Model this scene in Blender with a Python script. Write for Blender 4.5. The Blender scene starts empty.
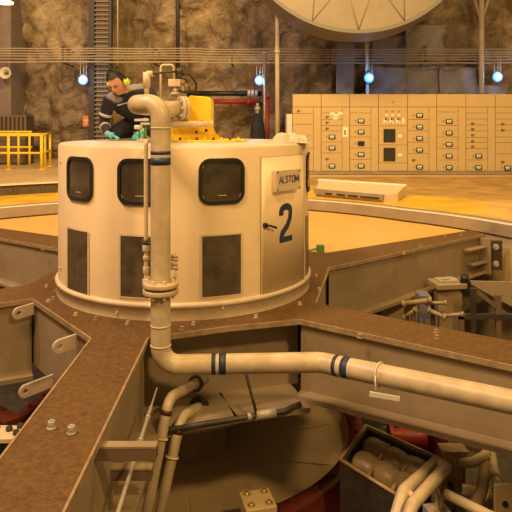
import bpy, bmesh, math, random
from mathutils import Vector, Matrix, noise
random.seed(7)
S = bpy.context.scene
COL = S.collection
PI = math.pi
F = 617.0; CH = 1.68; HY = 122.0
CX, CY, HR = -0.738, 6.5, 1.283          # axis of the generator, housing radius
FL = 0.15                              # hall floor level (deck of the bracket is 0)

def at(px, py, d): return Vector(((px-256)*d/F, d, CH-(py-HY)*d/F))
def on(px, py, z=0.0):
    d = F*(CH-z)/(py-HY); return Vector(((px-256)*d/F, d, z))

# ------------------------------------------------------------------ materials
def mat(name, col, rough=0.6, metal=0.0, col2=None, scale=6.0, bump=0.0, bscale=40.0, emit=None, estr=0.0,
        spec=0.5, contrast=(0.35, 0.65), detail=6.0, stretch=None, coat=0.0):
    m = bpy.data.materials.new(name); m.use_nodes = True
    nt = m.node_tree; b = nt.nodes['Principled BSDF']
    b.inputs['Base Color'].default_value = (*col, 1)
    b.inputs['Roughness'].default_value = rough
    b.inputs['Metallic'].default_value = metal
    b.inputs['Specular IOR Level'].default_value = spec
    b.inputs['Coat Weight'].default_value = coat
    tc = nt.nodes.new('ShaderNodeTexCoord')
    vec = tc.outputs['Object']
    if stretch:
        mp = nt.nodes.new('ShaderNodeMapping'); mp.inputs['Scale'].default_value = stretch
        nt.links.new(vec, mp.inputs['Vector']); vec = mp.outputs['Vector']
    if col2:
        n = nt.nodes.new('ShaderNodeTexNoise'); n.inputs['Scale'].default_value = scale; n.inputs['Detail'].default_value = detail
        n.inputs['Roughness'].default_value = 0.62
        r = nt.nodes.new('ShaderNodeValToRGB')
        r.color_ramp.elements[0].position = contrast[0]; r.color_ramp.elements[0].color = (*col, 1)
        r.color_ramp.elements[1].position = contrast[1]; r.color_ramp.elements[1].color = (*col2, 1)
        nt.links.new(vec, n.inputs['Vector']); nt.links.new(n.outputs['Fac'], r.inputs['Fac'])
        nt.links.new(r.outputs['Color'], b.inputs['Base Color'])
    if bump:
        n2 = nt.nodes.new('ShaderNodeTexNoise'); n2.inputs['Scale'].default_value = bscale; n2.inputs['Detail'].default_value = 5
        bp = nt.nodes.new('ShaderNodeBump'); bp.inputs['Strength'].default_value = bump; bp.inputs['Distance'].default_value = 0.02
        nt.links.new(vec, n2.inputs['Vector']); nt.links.new(n2.outputs['Fac'], bp.inputs['Height'])
        nt.links.new(bp.outputs['Normal'], b.inputs['Normal'])
    if emit:
        b.inputs['Emission Color'].default_value = (*emit, 1); b.inputs['Emission Strength'].default_value = estr
    return m

M = {}
M['cream']   = mat('cream_paint', (.72,.56,.34), .42, col2=(.78,.61,.38), scale=1.6, spec=.4)
M['cream2']  = mat('worn_cream_paint', (.60,.48,.31), .5, col2=(.70,.57,.38), scale=9, bump=.08)
M['roof']    = mat('roof_paint', (.55,.50,.42), .35, col2=(.66,.60,.50), scale=5)
M['pipe']    = mat('pipe_paint', (.44,.345,.215), .38, col2=(.60,.48,.31), scale=7, bump=.04, bscale=120)
M['rust']    = mat('rusty_deck', (.070,.034,.006), .62, col2=(.175,.086,.018), scale=26, bump=.6, bscale=60, contrast=(.28,.74), detail=12)
M['edge']    = mat('worn_plate_edge', (.36,.26,.15), .5, col2=(.24,.16,.085), scale=14)
M['web']     = mat('bracket_paint', (.25,.185,.11), .5, col2=(.33,.25,.155), scale=2.2, bump=.05)
M['tan']     = mat('tan_paint', (.44,.31,.165), .5, col2=(.52,.38,.21), scale=3)
M['lug']     = mat('lug_paint', (.42,.32,.24), .5, col2=(.50,.40,.31), scale=8)
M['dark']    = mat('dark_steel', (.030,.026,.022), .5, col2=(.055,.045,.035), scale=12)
M['black']   = mat('black_rubber', (.012,.011,.011), .45)
M['blue']    = mat('blue_band', (.022,.036,.085), .5)
M['navy']    = mat('navy_cloth', (.012,.013,.024), .85, col2=(.022,.022,.036), scale=14, bump=.3)
M['grey_cl'] = mat('grey_cloth', (.17,.15,.15), .85, col2=(.23,.205,.20), scale=12, bump=.3)
M['reflect'] = mat('reflective_tape', (.45,.43,.40), .4)
M['skin']    = mat('skin', (.50,.25,.16), .5, col2=(.56,.29,.19), scale=16)
M['hair']    = mat('hair', (.012,.008,.006), .6, bump=.5, bscale=90)
M['glove']   = mat('nitrile_glove', (.10,.42,.42), .45)
M['lime']    = mat('lime_plastic', (.62,.72,.06), .4)
M['yellow']  = mat('yellow_paint', (.90,.62,.03), .45, col2=(.80,.54,.025), scale=8)
M['ryellow'] = mat('railing_yellow', (.85,.60,.03), .4)
M['ground']  = None
M['conc']    = mat('pit_concrete', (.40,.29,.17), .75, col2=(.48,.36,.22), scale=2.5, bump=.1)
M['sheet']   = mat('yellow_floor_sheet', (.62,.36,.095), .5, col2=(.68,.41,.12), scale=1.1)
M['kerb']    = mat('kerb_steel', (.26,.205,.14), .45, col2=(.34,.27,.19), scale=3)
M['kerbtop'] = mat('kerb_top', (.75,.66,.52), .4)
M['cab']     = mat('switchgear_paint', (.54,.40,.195), .42, col2=(.57,.425,.21), scale=2)
M['cabgap']  = mat('switchgear_carcass', (.34,.22,.10), .6)
M['meterw']  = mat('meter_face', (.75,.78,.66), .4)
M['meterk']  = mat('meter_bezel', (.02,.02,.02), .4)
M['screen']  = mat('dark_screen', (.018,.020,.018), .25, col2=(.05,.05,.04), scale=14)
M['label']   = mat('pale_sticker', (.82,.80,.72), .6)
M['green']   = mat('green_label', (.10,.26,.10), .6)
M['rung']    = mat('rung_steel', (.24,.20,.15), .6)
M['rock']    = None
M['steel']   = mat('galvanised_steel', (.40,.36,.30), .5, metal=.3, col2=(.50,.45,.38), scale=14)
M['pole']    = mat('pale_pole', (.55,.48,.38), .5, col2=(.46,.38,.28), scale=4)
M['red']     = mat('red_paint', (.105,.016,.009), .4, col2=(.06,.010,.006), scale=7)
M['redpipe'] = mat('red_pipe_paint', (.30,.02,.014), .45)
M['tarp']    = mat('grey_tarp', (.27,.24,.235), .75, col2=(.35,.315,.305), scale=3, bump=.2, bscale=14)
M['dish']    = mat('pale_dish', (.29,.25,.20), .6, col2=(.34,.295,.23), scale=1.3)
M['dishrim'] = mat('grey_dish_rim', (.17,.155,.14), .6)
M['cable']   = mat('grey_cable', (.42,.34,.24), .6)
M['glass']   = mat('dark_window_glass', (.030,.026,.020), .12, col2=(.075,.060,.040), scale=5, spec=.6)
M['mesh']    = mat('dark_screen_panel', (.055,.042,.026), .4, col2=(.12,.092,.056), scale=7)
M['rag']     = mat('cream_rag', (.50,.44,.31), .9, bump=.6, bscale=40)
M['casting'] = mat('casting_paint', (.24,.165,.085), .42, col2=(.36,.25,.13), scale=6)
M['brass']   = mat('brass_bolt', (.48,.33,.15), .35, metal=.6)
M['whitep']  = mat('white_panel', (.66,.62,.54), .5)
M['lamphalo']= mat('blue_lamp_halo', (.5,.8,1), .4, emit=(.02,.22,1.0), estr=2.6)  # blue glare round the wall lamps, given as a glowing colour
M['lampcore']= mat('lamp_core', (.8,.9,1), .4, emit=(.55,.85,1.0), estr=9)
M['lampwarm']= mat('warm_lamp', (1,.7,.3), .4, emit=(1,.70,.30), estr=9)
M['orange']  = mat('orange_sign', (.62,.20,.06), .6)
M['brownbox']= mat('brown_cabinet', (.15,.10,.065), .6)
M['bluebox'] = mat('blue_grey_box', (.16,.16,.19), .5)

def rock_mat():
    m = bpy.data.materials.new('rock'); m.use_nodes = True; nt = m.node_tree; N = nt.nodes; L = nt.links
    b = N['Principled BSDF']; b.inputs['Roughness'].default_value = .8; b.inputs['Specular IOR Level'].default_value = .35
    tc = N.new('ShaderNodeTexCoord')
    n1 = N.new('ShaderNodeTexNoise'); n1.inputs['Scale'].default_value = .55; n1.inputs['Detail'].default_value = 9; n1.inputs['Roughness'].default_value = .66
    n1.inputs['Distortion'].default_value = .8
    r = N.new('ShaderNodeValToRGB'); e = r.color_ramp.elements
    e[0].position = .30; e[0].color = (.16,.118,.070,1); e[1].position = .72; e[1].color = (.62,.50,.33,1)
    k = e.new(.52); k.color = (.33,.255,.16,1)
    L.new(tc.outputs['Object'], n1.inputs['Vector']); L.new(n1.outputs['Fac'], r.inputs['Fac'])
    n3 = N.new('ShaderNodeTexNoise'); n3.inputs['Scale'].default_value = 1.5; n3.inputs['Detail'].default_value = 10; n3.inputs['Roughness'].default_value = .7; n3.inputs['Distortion'].default_value = 1.2
    mx = N.new('ShaderNodeMix'); mx.data_type = 'RGBA'; mx.blend_type = 'MULTIPLY'; mx.inputs['Factor'].default_value = .75
    r2 = N.new('ShaderNodeValToRGB'); r2.color_ramp.elements[0].position = .32; r2.color_ramp.elements[0].color = (.35,.33,.30,1)
    r2.color_ramp.elements[1].position = .66; r2.color_ramp.elements[1].color = (1.25,1.2,1.1,1)
    L.new(tc.outputs['Object'], n3.inputs['Vector']); L.new(n3.outputs['Fac'], r2.inputs['Fac'])
    L.new(r.outputs['Color'], mx.inputs['A']); L.new(r2.outputs['Color'], mx.inputs['B']); L.new(mx.outputs['Result'], b.inputs['Base Color'])
    n2 = N.new('ShaderNodeTexNoise'); n2.inputs['Scale'].default_value = 4.5; n2.inputs['Detail'].default_value = 9
    bp = N.new('ShaderNodeBump'); bp.inputs['Strength'].default_value = .9; bp.inputs['Distance'].default_value = .16
    L.new(tc.outputs['Object'], n2.inputs['Vector']); L.new(n2.outputs['Fac'], bp.inputs['Height']); L.new(bp.outputs['Normal'], b.inputs['Normal'])
    return m
M['rock'] = rock_mat()

def ground_mat():                       # tan hall floor with a worn yellow painted band round the pit (object origin = pit axis)
    m = bpy.data.materials.new('hall_floor'); m.use_nodes = True; nt = m.node_tree; N = nt.nodes; L = nt.links
    b = N['Principled BSDF']; b.inputs['Roughness'].default_value = .38
    tc = N.new('ShaderNodeTexCoord')
    ln = N.new('ShaderNodeVectorMath'); ln.operation = 'LENGTH'
    n = N.new('ShaderNodeTexNoise'); n.inputs['Scale'].default_value = .7; n.inputs['Detail'].default_value = 6
    ad = N.new('ShaderNodeMath'); ad.operation = 'MULTIPLY_ADD'; ad.inputs[1].default_value = 2.2
    L.new(tc.outputs['Object'], ln.inputs[0]); L.new(tc.outputs['Object'], n.inputs['Vector'])
    L.new(n.outputs['Fac'], ad.inputs[0]); L.new(ln.outputs['Value'], ad.inputs[2])
    r = N.new('ShaderNodeMapRange'); r.inputs['From Min'].default_value = 8.7; r.inputs['From Max'].default_value = 9.1
    L.new(ad.outputs['Value'], r.inputs['Value'])
    n4 = N.new('ShaderNodeTexNoise'); n4.inputs['Scale'].default_value = 1.6; n4.inputs['Detail'].default_value = 8
    L.new(tc.outputs['Object'], n4.inputs['Vector'])
    t = N.new('ShaderNodeValToRGB'); t.color_ramp.elements[0].color = (.36,.20,.055,1); t.color_ramp.elements[1].color = (.58,.36,.13,1)
    t.color_ramp.elements[0].position = .35; t.color_ramp.elements[1].position = .65
    L.new(n4.outputs['Fac'], t.inputs['Fac'])
    y = N.new('ShaderNodeValToRGB'); y.color_ramp.elements[0].color = (.62,.36,.012,1); y.color_ramp.elements[1].color = (.80,.50,.03,1)
    y.color_ramp.elements[0].position = .35; y.color_ramp.elements[1].position = .6
    L.new(n4.outputs['Fac'], y.inputs['Fac'])
    mx = N.new('ShaderNodeMix'); mx.data_type = 'RGBA'
    L.new(r.outputs['Result'], mx.inputs['Factor']); L.new(y.outputs['Color'], mx.inputs['A']); L.new(t.outputs['Color'], mx.inputs['B'])
    L.new(mx.outputs['Result'], b.inputs['Base Color'])
    return m
M['ground'] = ground_mat()

# ------------------------------------------------------------------ mesh builder
def frame_of(d):
    d = d.normalized(); a = Vector((0,0,1)) if abs(d.z) < .95 else Vector((1,0,0))
    u = d.cross(a).normalized(); return u, u.cross(d).normalized(), d
class MB:
    def __init__(s): s.v=[]; s.f=[]; s.mi=[]; s.sm=[]
    def add(s, vs, fs, mi=0, sm=False):
        o=len(s.v); s.v += [Vector(p) for p in vs]
        for f in fs: s.f.append([i+o for i in f]); s.mi.append(mi); s.sm.append(sm)
        return s
    def box(s, c, size, rz=0, R=None, mi=0):
        c=Vector(c); h=[k/2 for k in size]; R = R or Matrix.Rotation(rz,3,'Z')
        vs=[c+R@Vector((x*h[0],y*h[1],z*h[2])) for x in(-1,1) for y in(-1,1) for z in(-1,1)]
        return s.add(vs,[(0,1,3,2),(4,6,7,5),(0,4,5,1),(2,3,7,6),(0,2,6,4),(1,5,7,3)],mi)
    def b2(s, p, q, mi=0): p=Vector(p);q=Vector(q); return s.box((p+q)/2,[abs(k) for k in (q-p)],mi=mi)
    def bar(s, p, q, w, h, mi=0):           # rectangular bar from p to q
        p=Vector(p);q=Vector(q);u,v,d=frame_of(q-p); R=Matrix((u,v,d)).transposed()
        return s.box((p+q)/2,(w,h,(q-p).length),R=R,mi=mi)
    def cyl(s, p, q, r, r2=None, n=18, mi=0, sm=True):
        p=Vector(p);q=Vector(q); r2 = r if r2 is None else r2
        u,v,d=frame_of(q-p); vs=[]
        for c,rr in((p,r),(q,r2)):
            for i in range(n):
                a=2*PI*i/n; vs.append(c+u*(rr*math.cos(a))+v*(rr*math.sin(a)))
        s.add(vs,[(i,(i+1)%n,n+(i+1)%n,n+i) for i in range(n)],mi,sm)
        s.add(vs[:n],[tuple(range(n))[::-1]],mi); return s.add(vs[n:],[tuple(range(n))],mi)
    def hexbolt(s, p, d, r, h, mi=0): p=Vector(p); d=Vector(d).normalized(); s.cyl(p,p+d*h*.25,r*1.35,n=14,mi=mi); return s.cyl(p+d*h*.25,p+d*h,r,n=6,mi=mi,sm=False)
    def tube(s, path, r, n=12, mi=0, caps=True):
        P=[Vector(p) for p in path]; k=len(P); rr = r if isinstance(r,(list,tuple)) else [r]*k
        T=[]
        for i in range(k):
            a=P[max(i-1,0)]; b=P[min(i+1,k-1)]; T.append((b-a).normalized())
        u,v,_=frame_of(T[0]); vs=[]
        for i in range(k):
            if i: u=(u-T[i]*u.dot(T[i])).normalized()
            v=T[i].cross(u)
            for j in range(n):
                a=2*PI*j/n; vs.append(P[i]+(u*math.cos(a)+v*math.sin(a))*rr[i])
        s.add(vs,[(i*n+j,i*n+(j+1)%n,(i+1)*n+(j+1)%n,(i+1)*n+j) for i in range(k-1) for j in range(n)],mi,True)
        if caps: s.add(vs[:n],[tuple(range(n))[::-1]],mi); s.add(vs[-n:],[tuple(range(n))],mi)
        return s
    def lathe(s, prof, c, n=48, a0=0, a1=2*PI, mi=0, sm=True):
        c=Vector(c); full=abs(a1-a0-2*PI)<1e-6; m=n if full else n+1; vs=[]; k=len(prof)
        for i in range(m):
            a=a0+(a1-a0)*i/n
            for r,z in prof: vs.append(c+Vector((r*math.cos(a),r*math.sin(a),z)))
        for i in range(n):
            j=(i+1)%m
            for q in range(k-1): s.add([vs[i*k+q],vs[j*k+q],vs[j*k+q+1],vs[i*k+q+1]],[(0,1,2,3)],mi,sm)
        return s
    def prism(s, poly, z0, z1, mi=0, mside=None):
        n=len(poly); vs=[Vector((p[0],p[1],z0)) for p in poly]+[Vector((p[0],p[1],z1)) for p in poly]
        ar=sum(poly[i][0]*poly[(i+1)%n][1]-poly[(i+1)%n][0]*poly[i][1] for i in range(n))
        top=tuple(range(n,2*n)); bot=tuple(range(n))[::-1]
        if ar<0: top=top[::-1]; bot=bot[::-1]
        s.add(vs,[top,bot],mi)
        fs=[(i,(i+1)%n,n+(i+1)%n,n+i) for i in range(n)]
        if ar<0: fs=[f[::-1] for f in fs]
        return s.add(vs,fs,mi if mside is None else mside)
    def extr(s, poly, o, u, v, t, mi=0):    # polygon in plane (u,v) at o, thickness vector t
        o=Vector(o);u=Vector(u);v=Vector(v);t=Vector(t); n=len(poly)
        vs=[o+u*a+v*b for a,b in poly]+[o+u*a+v*b+t for a,b in poly]
        s.add(vs,[tuple(range(n))[::-1],tuple(range(n,2*n))],mi)
        return s.add(vs,[(i,(i+1)%n,n+(i+1)%n,n+i) for i in range(n)],mi)
    def ball(s, c, r, sc=(1,1,1), n=16, mi=0, R=None):
        c=Vector(c); R=R or Matrix.Identity(3); m=n//2; vs=[]
        for i in range(m+1):
            t=PI*i/m
            for j in range(n):
                a=2*PI*j/n; vs.append(c+R@Vector((r*sc[0]*math.sin(t)*math.cos(a),r*sc[1]*math.sin(t)*math.sin(a),r*sc[2]*math.cos(t))))
        return s.add(vs,[(i*n+j,(i+1)*n+j,(i+1)*n+(j+1)%n,i*n+(j+1)%n) for i in range(m) for j in range(n)],mi,True)
def fillet(path, r, n=7):
    P=[Vector(p) for p in path]; out=[P[0]]
    for i in range(1,len(P)-1):
        a=(P[i-1]-P[i]); b=(P[i+1]-P[i]); la=a.length; lb=b.length; a.normalize(); b.normalize()
        ang=a.angle(b)
        if ang>PI-.02: out.append(P[i]); continue
        t=min(r/math.tan(ang/2),la*.49,lb*.49); p0=P[i]+a*t; p1=P[i]+b*t; rr=t*math.tan(ang/2)
        cen=P[i]+(a+b).normalized()*(rr/math.sin(ang/2)); v0=p0-cen; v1=p1-cen; th=v0.angle(v1)
        for k in range(n+1):
            q=k/n; out.append(cen+(v0*math.sin((1-q)*th)+v1*math.sin(q*th))/math.sin(th))
    out.append(P[-1]); return out

def finish(me, mb, mats):
    me.from_pydata([tuple(p) for p in mb.v],[],mb.f)
    for m in mats: me.materials.append(m)
    me.polygons.foreach_set('material_index',mb.mi); me.polygons.foreach_set('use_smooth',mb.sm); me.validate(); me.update()
def wloc(o):
    l=Vector((0,0,0))
    while o: l=l+o.location; o=o.parent
    return l
def tag(o, label=None, cat=None, group=None, kind=None):
    if label: o['label']=label
    if cat: o['category']=cat
    if group: o['group']=group
    if kind: o['kind']=kind
    return o
def obj(name, mb, m, parent=None, bev=0, origin=None, weld=True):
    mats = m if isinstance(m,(list,tuple)) else [m]
    me=bpy.data.meshes.new(name); o=bpy.data.objects.new(name,me); COL.objects.link(o)
    if parent is None:
        if origin is None:
            xs=[p.x for p in mb.v]; ys=[p.y for p in mb.v]; zs=[p.z for p in mb.v]
            origin=Vector(((min(xs)+max(xs))/2,(min(ys)+max(ys))/2,min(zs)))
        o.location=origin; off=Vector(origin)
    else: o.parent=parent; off=wloc(parent)
    mb.v=[p-off for p in mb.v]; finish(me,mb,mats)
    if weld:
        bm=bmesh.new(); bm.from_mesh(me); bmesh.ops.remove_doubles(bm,verts=bm.verts,dist=1e-5)
        bmesh.ops.recalc_face_normals(bm,faces=bm.faces); bm.to_mesh(me); bm.free()
    if bev:
        b=o.modifiers.new('bevel','BEVEL'); b.width=bev; b.segments=2; b.limit_method='ANGLE'; b.angle_limit=.6
    return o
def thing(name, label, cat, loc=(0,0,0), group=None):
    o=bpy.data.objects.new(name,None); COL.objects.link(o); o.location=loc; o.empty_display_size=.1
    return tag(o,label,cat,group)
def copy_tree(o, parent=None):
    c=o.copy(); COL.objects.link(c)
    if parent: c.parent=parent
    for ch in list(o.children): copy_tree(ch,c)
    return c
def struct(name, mb, m, **k): return tag(obj(name,mb,m,**k),kind='structure')

# ------------------------------------------------------------------ the hall
def rim_r(a):                            # pit edge, very slightly oval (angle about the axis, measured from +x)
    a=(a+PI)%(2*PI)-PI
    pts=[(-PI,5.75),(-PI/2,5.6),(0,5.2),(.54,5.25),(.91,5.4),(1.26,5.85),(2.1,5.9),(PI,5.75)]
    for (x0,y0),(x1,y1) in zip(pts,pts[1:]):
        if x0<=a<=x1:
            t=(a-x0)/(x1-x0); t=t*t*(3-2*t) if 0 else t; return y0+(y1-y0)*t
    return 5.6
NA=180
def ring_pts(dr, z): return [Vector((CX+(rim_r(2*PI*i/NA)+dr)*math.cos(2*PI*i/NA),CY+(rim_r(2*PI*i/NA)+dr)*math.sin(2*PI*i/NA),z)) for i in range(NA)]
def loft(mb, A, B, mi=0, sm=False, closed=True):
    n=len(A)
    for i in range(n if closed else n-1):
        j=(i+1)%n; mb.add([A[i],A[j],B[j],B[i]],[(0,1,2,3)],mi,sm)
mb=MB(); A=ring_pts(.3,FL); 
for R_ in (7.5,9,11,14,18,26):
    B=[Vector((CX+R_*math.cos(2*PI*i/NA),CY+R_*math.sin(2*PI*i/NA),FL)) for i in range(NA)]; loft(mb,A,B); A=B
struct('floor',mb,M['ground'],origin=(CX,CY,FL))
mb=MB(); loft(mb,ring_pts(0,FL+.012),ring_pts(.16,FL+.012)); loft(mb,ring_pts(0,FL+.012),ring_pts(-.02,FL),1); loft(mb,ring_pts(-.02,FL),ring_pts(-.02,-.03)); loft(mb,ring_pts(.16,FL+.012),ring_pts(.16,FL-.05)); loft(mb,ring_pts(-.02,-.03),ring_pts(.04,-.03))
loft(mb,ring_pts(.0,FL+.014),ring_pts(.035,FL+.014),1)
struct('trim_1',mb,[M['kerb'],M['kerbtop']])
PZ=-1.95
mb=MB(); loft(mb,ring_pts(.03,-.02),ring_pts(.03,PZ),0,True); struct('wall_pit',mb,M['conc'])
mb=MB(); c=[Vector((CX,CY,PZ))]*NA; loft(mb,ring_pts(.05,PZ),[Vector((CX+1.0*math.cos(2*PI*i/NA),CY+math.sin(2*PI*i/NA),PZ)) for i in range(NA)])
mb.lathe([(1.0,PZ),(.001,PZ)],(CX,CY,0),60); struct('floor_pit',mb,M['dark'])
# rock
def rock_y(x,z):
    p=Vector((x*.35+3.1,z*.35+9.2,1.7)); q=Vector((x*.95,z*.95,4.4)); w=Vector((x*2.6,z*2.6,7.4))
    return 21.2-1.0*noise.noise(p)-.5*abs(noise.noise(q))-.28*noise.turbulence(w,4,False)
mb=MB(); nx,nz=330,100; vs=[]
for i in range(nx+1):
    for k in range(nz+1):
        x=-18+36*i/nx; z=-.2+10*k/nz; vs.append(Vector((x,rock_y(x,z),z)))
mb.add(vs,[(i*(nz+1)+k,(i+1)*(nz+1)+k,(i+1)*(nz+1)+k+1,i*(nz+1)+k+1) for i in range(nx) for k in range(nz)],0,True)
struct('wall_back',mb,M['rock'],weld=False)
mb=MB(); mb.b2((-8.9,20.0,FL),(-7.95,21.6,8)); struct('trim_2',mb,mat('pillar_concrete',(.20,.15,.125),.8,col2=(.26,.20,.165),scale=2,bump=.2),bev=.03)
# platform on the left, concentric with the pit
mb=MB(); a0,a1=math.radians(93),math.radians(200)
mb.lathe([(7.75,FL-.02),(7.75,.36)],(CX,CY,0),60,a0,a1,1,False); mb.lathe([(7.71,.36),(7.71,.39),(7.85,.39)],(CX,CY,0),60,a0,a1,2,False); mb.lathe([(7.85,.39),(17,.39)],(CX,CY,0),60,a0,a1,0,False)
mb.lathe([(7.75,.36),(7.71,.36)],(CX,CY,0),60,a0,a1,1,False)
e=Vector((CX,CY,0)); ca,sa=math.cos(a0),math.sin(a0)
mb.add([e+Vector((7.75*ca,7.75*sa,FL-.02)),e+Vector((17*ca,17*sa,FL-.02)),e+Vector((17*ca,17*sa,.39)),e+Vector((7.75*ca,7.75*sa,.39))],[(0,1,2,3)],1)
for k in range(26):
    a=a0+(a1-a0)*(k+.5)/26; mb.box((CX+7.74*math.cos(a),CY+7.74*math.sin(a),.24),(.04,.05,.17),rz=a,mi=1)
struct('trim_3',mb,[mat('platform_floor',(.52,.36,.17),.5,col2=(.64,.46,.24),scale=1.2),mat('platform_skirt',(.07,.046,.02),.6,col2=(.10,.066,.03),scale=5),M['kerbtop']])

# yellow annular floor sheets between kerb and bracket
def sector(r0,dr,z,d0,d1,n=60):
    A=[];B=[]
    for i in range(n+1):
        a=math.radians(d0+(d1-d0)*i/n); A.append(Vector((CX+r0*math.cos(a),CY+r0*math.sin(a),z))); B.append(Vector((CX+(rim_r(a)+dr)*math.cos(a),CY+(rim_r(a)+dr)*math.sin(a),z)))
    return A,B
mb=MB(); A,B=sector(1.9,-.02,-.055,36,138); A2,B2=sector(1.9,-.02,-.075,36,138); loft(mb,A,B,closed=False); loft(mb,A2,B2,closed=False); loft(mb,B,B2,closed=False); loft(mb,A,A2,closed=False)
struct('trim_4',mb,M['sheet'])
mb=MB(); A,B=sector(4.75,.02,-.72,-24,31); A2,B2=sector(4.75,.02,-.80,-24,31); loft(mb,A,B,closed=False); loft(mb,A2,B2,closed=False); loft(mb,A,A2,closed=False)
struct('trim_5',mb,M['tan'])

# ------------------------------------------------------------------ generator bracket (hub with six arms)
V2=lambda x,y: Vector((x,y))
A_=V2(-1.277,4.777); B_=V2(-.84,4.8); C_=V2(-.23,5.057); D_=V2(.373,5.235); F_=V2(.557,5.73); E_=V2(.84,7.10); G_=V2(.90,7.92)
J2=V2(-.47,8.55); J1=V2(-1.03,8.55); I2=V2(-1.9,8.47); I1=V2(-2.2,7.87); H2=V2(-2.35,6.36); H1=V2(-2.126,5.856)
br=thing('generator_bracket','rust brown six armed steel bracket deck carrying the round cream housing','machine frame',(CX,CY,-.8))
hub=MB(); hub.prism([A_,B_,C_,D_,F_,E_,G_,J2,J1,I2,I1,H2,H1],-.035,0,0,1)
hubo=obj('hub_plate',hub,[M['rust'],M['edge']],br)
def webs(mb, p, q, z0, z1, t=.03, inset=.09, side=1):
    d=(q-p).normalized(); n=Vector((-d.y,d.x))*side; a=p+n*inset-d*.07; b=q+n*inset+d*.10; m=(a+b)/2
    mb.prism([a,b,b+n*t,a+n*t],z0,z1)
w=MB()
for p,q,ins in ((A_,H1,.03),(H2,I1,.09),(I2,J1,.09),(J2,G_,.09),(E_,F_,.04),(D_,C_,.24),(C_,B_,.24)): webs(w,p,q,-.64,-.03,inset=ins,side=-1)
obj('hub_web',w,M['web'],br)
w=MB()
for p,q in ((E_,F_),(D_,C_),(C_,B_)):
    d=(q-p).normalized(); n=V2(-d.y,d.x)*-1; w.prism([p-n*.24,q-n*.24,q+n*.30,p+n*.30],-.68,-.635)
obj('hub_flange',w,M['web'],br)
def arm(p0,p1,q0,q1,dep0,dep1,proj=.13):          # p: one edge root->tip, q: other edge root->tip
    t=MB(); t.prism([p0,p1,q1,q0],-.035,0,0,1); a=obj('arm',t,[M['rust'],M['edge']],br)
    mid0=(p0+q0)/2; mid1=(p1+q1)/2
    for x0,x1 in ((p0,p1),(q0,q1)):
        s0=x0+(mid0-x0).normalized()*.03; s1=x1+(mid1-x1).normalized()*.03
        i0=x0+(mid0-x0).normalized()*.06; i1=x1+(mid1-x1).normalized()*.06
        m=MB(); vs=[Vector((*s0,-.03)),Vector((*s1,-.03)),Vector((*s1,-dep1)),Vector((*s0,-dep0)),Vector((*i0,-.03)),Vector((*i1,-.03)),Vector((*i1,-dep1)),Vector((*i0,-dep0))]
        m.add(vs,[(0,1,2,3),(7,6,5,4),(0,4,5,1),(3,2,6,7),(0,3,7,4),(1,5,6,2)]); obj('web',m,M['web'],a)
    m=MB(); o0=(p0-q0).normalized()*proj
    a4=[p0+o0,p1+o0,q1-o0,q0-o0]; dz=[dep0,dep1,dep1,dep0]
    vs=[Vector((*k,-z)) for k,z in zip(a4,dz)]+[Vector((*k,-z-.04)) for k,z in zip(a4,dz)]
    m.add(vs,[(0,1,2,3),(7,6,5,4),(0,4,5,1),(1,5,6,2),(2,6,7,3),(3,7,4,0)]); obj('bottom_flange',m,M['web'],a)
    return a
arm_front=arm(A_,V2(-1.277,1.35),B_,V2(-.82,1.35),.62,.55)
u=V2(.815,-.579); arm(D_,D_+u*3.7,F_,F_+u*3.9,.60,.46,.10)
ur=V2(2.73,2.24).normalized(); arm_r=arm(E_,V2(3.42,9.22),G_,V2(3.36,9.60),.62,.50)
arm(J2,V2(-.47,11.9),J1,V2(-1.03,11.9),.68,.5)
arm(I1,V2(-4.75,9.64),I2,V2(-4.6,10.10),.68,.5)
ul=V2(-.82,-.545); arm(H1,H1+ul*3.2,H2,H2+ul*3.0,.68,.5)
for a,b in ((A_,H1),(A_,V2(-1.277,1.35)),(B_,V2(-.82,1.35)),(B_,C_),(C_,D_),(D_,D_+u*3.7),(E_,F_),(E_,V2(3.42,9.22)),(H1,H1+ul*3.2),(I1,V2(-4.75,9.64))):
    d=(b-a).normalized(); n=V2(-d.y,d.x); q=MB(); q.prism([a-n*.007,b-n*.007,b+n*.007,a+n*.007],-.036,.006); obj('edge_strip',q,M['edge'],br)
# end details of the right-back arm: stiffeners on the web, dark bolted end plate
m=MB(); n2=V2(ur.y,-ur.x)
for s0,zz in ((2.75,-.14),(2.85,-.36)):
    p=E_+ur*s0+n2*-.0; q=E_+ur*(s0+.42)
    m.prism([p,q,q+n2*.12,p+n2*.12],zz-.02,zz)
p=E_+ur*3.20; m.prism([p,p+ur*.03,p+ur*.03+n2*.16,p+n2*.16],-.55,-.03)
obj('stiffener',m,M['web'],br)
m=MB(); p=V2(3.55,9.16); m.box((p.x,p.y,-.30),(.20,.05,.44),rz=0); ep=obj('end_plate',m,M['dark'],br,bev=.006); ep['label']='dark bolted end plate'
for zz in (-.17,-.42):
    m=MB(); m.hexbolt((p.x,p.y-.025,zz),(0,-1,0),.035,.04); obj('bolt',m,M['steel'],ep)
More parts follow.
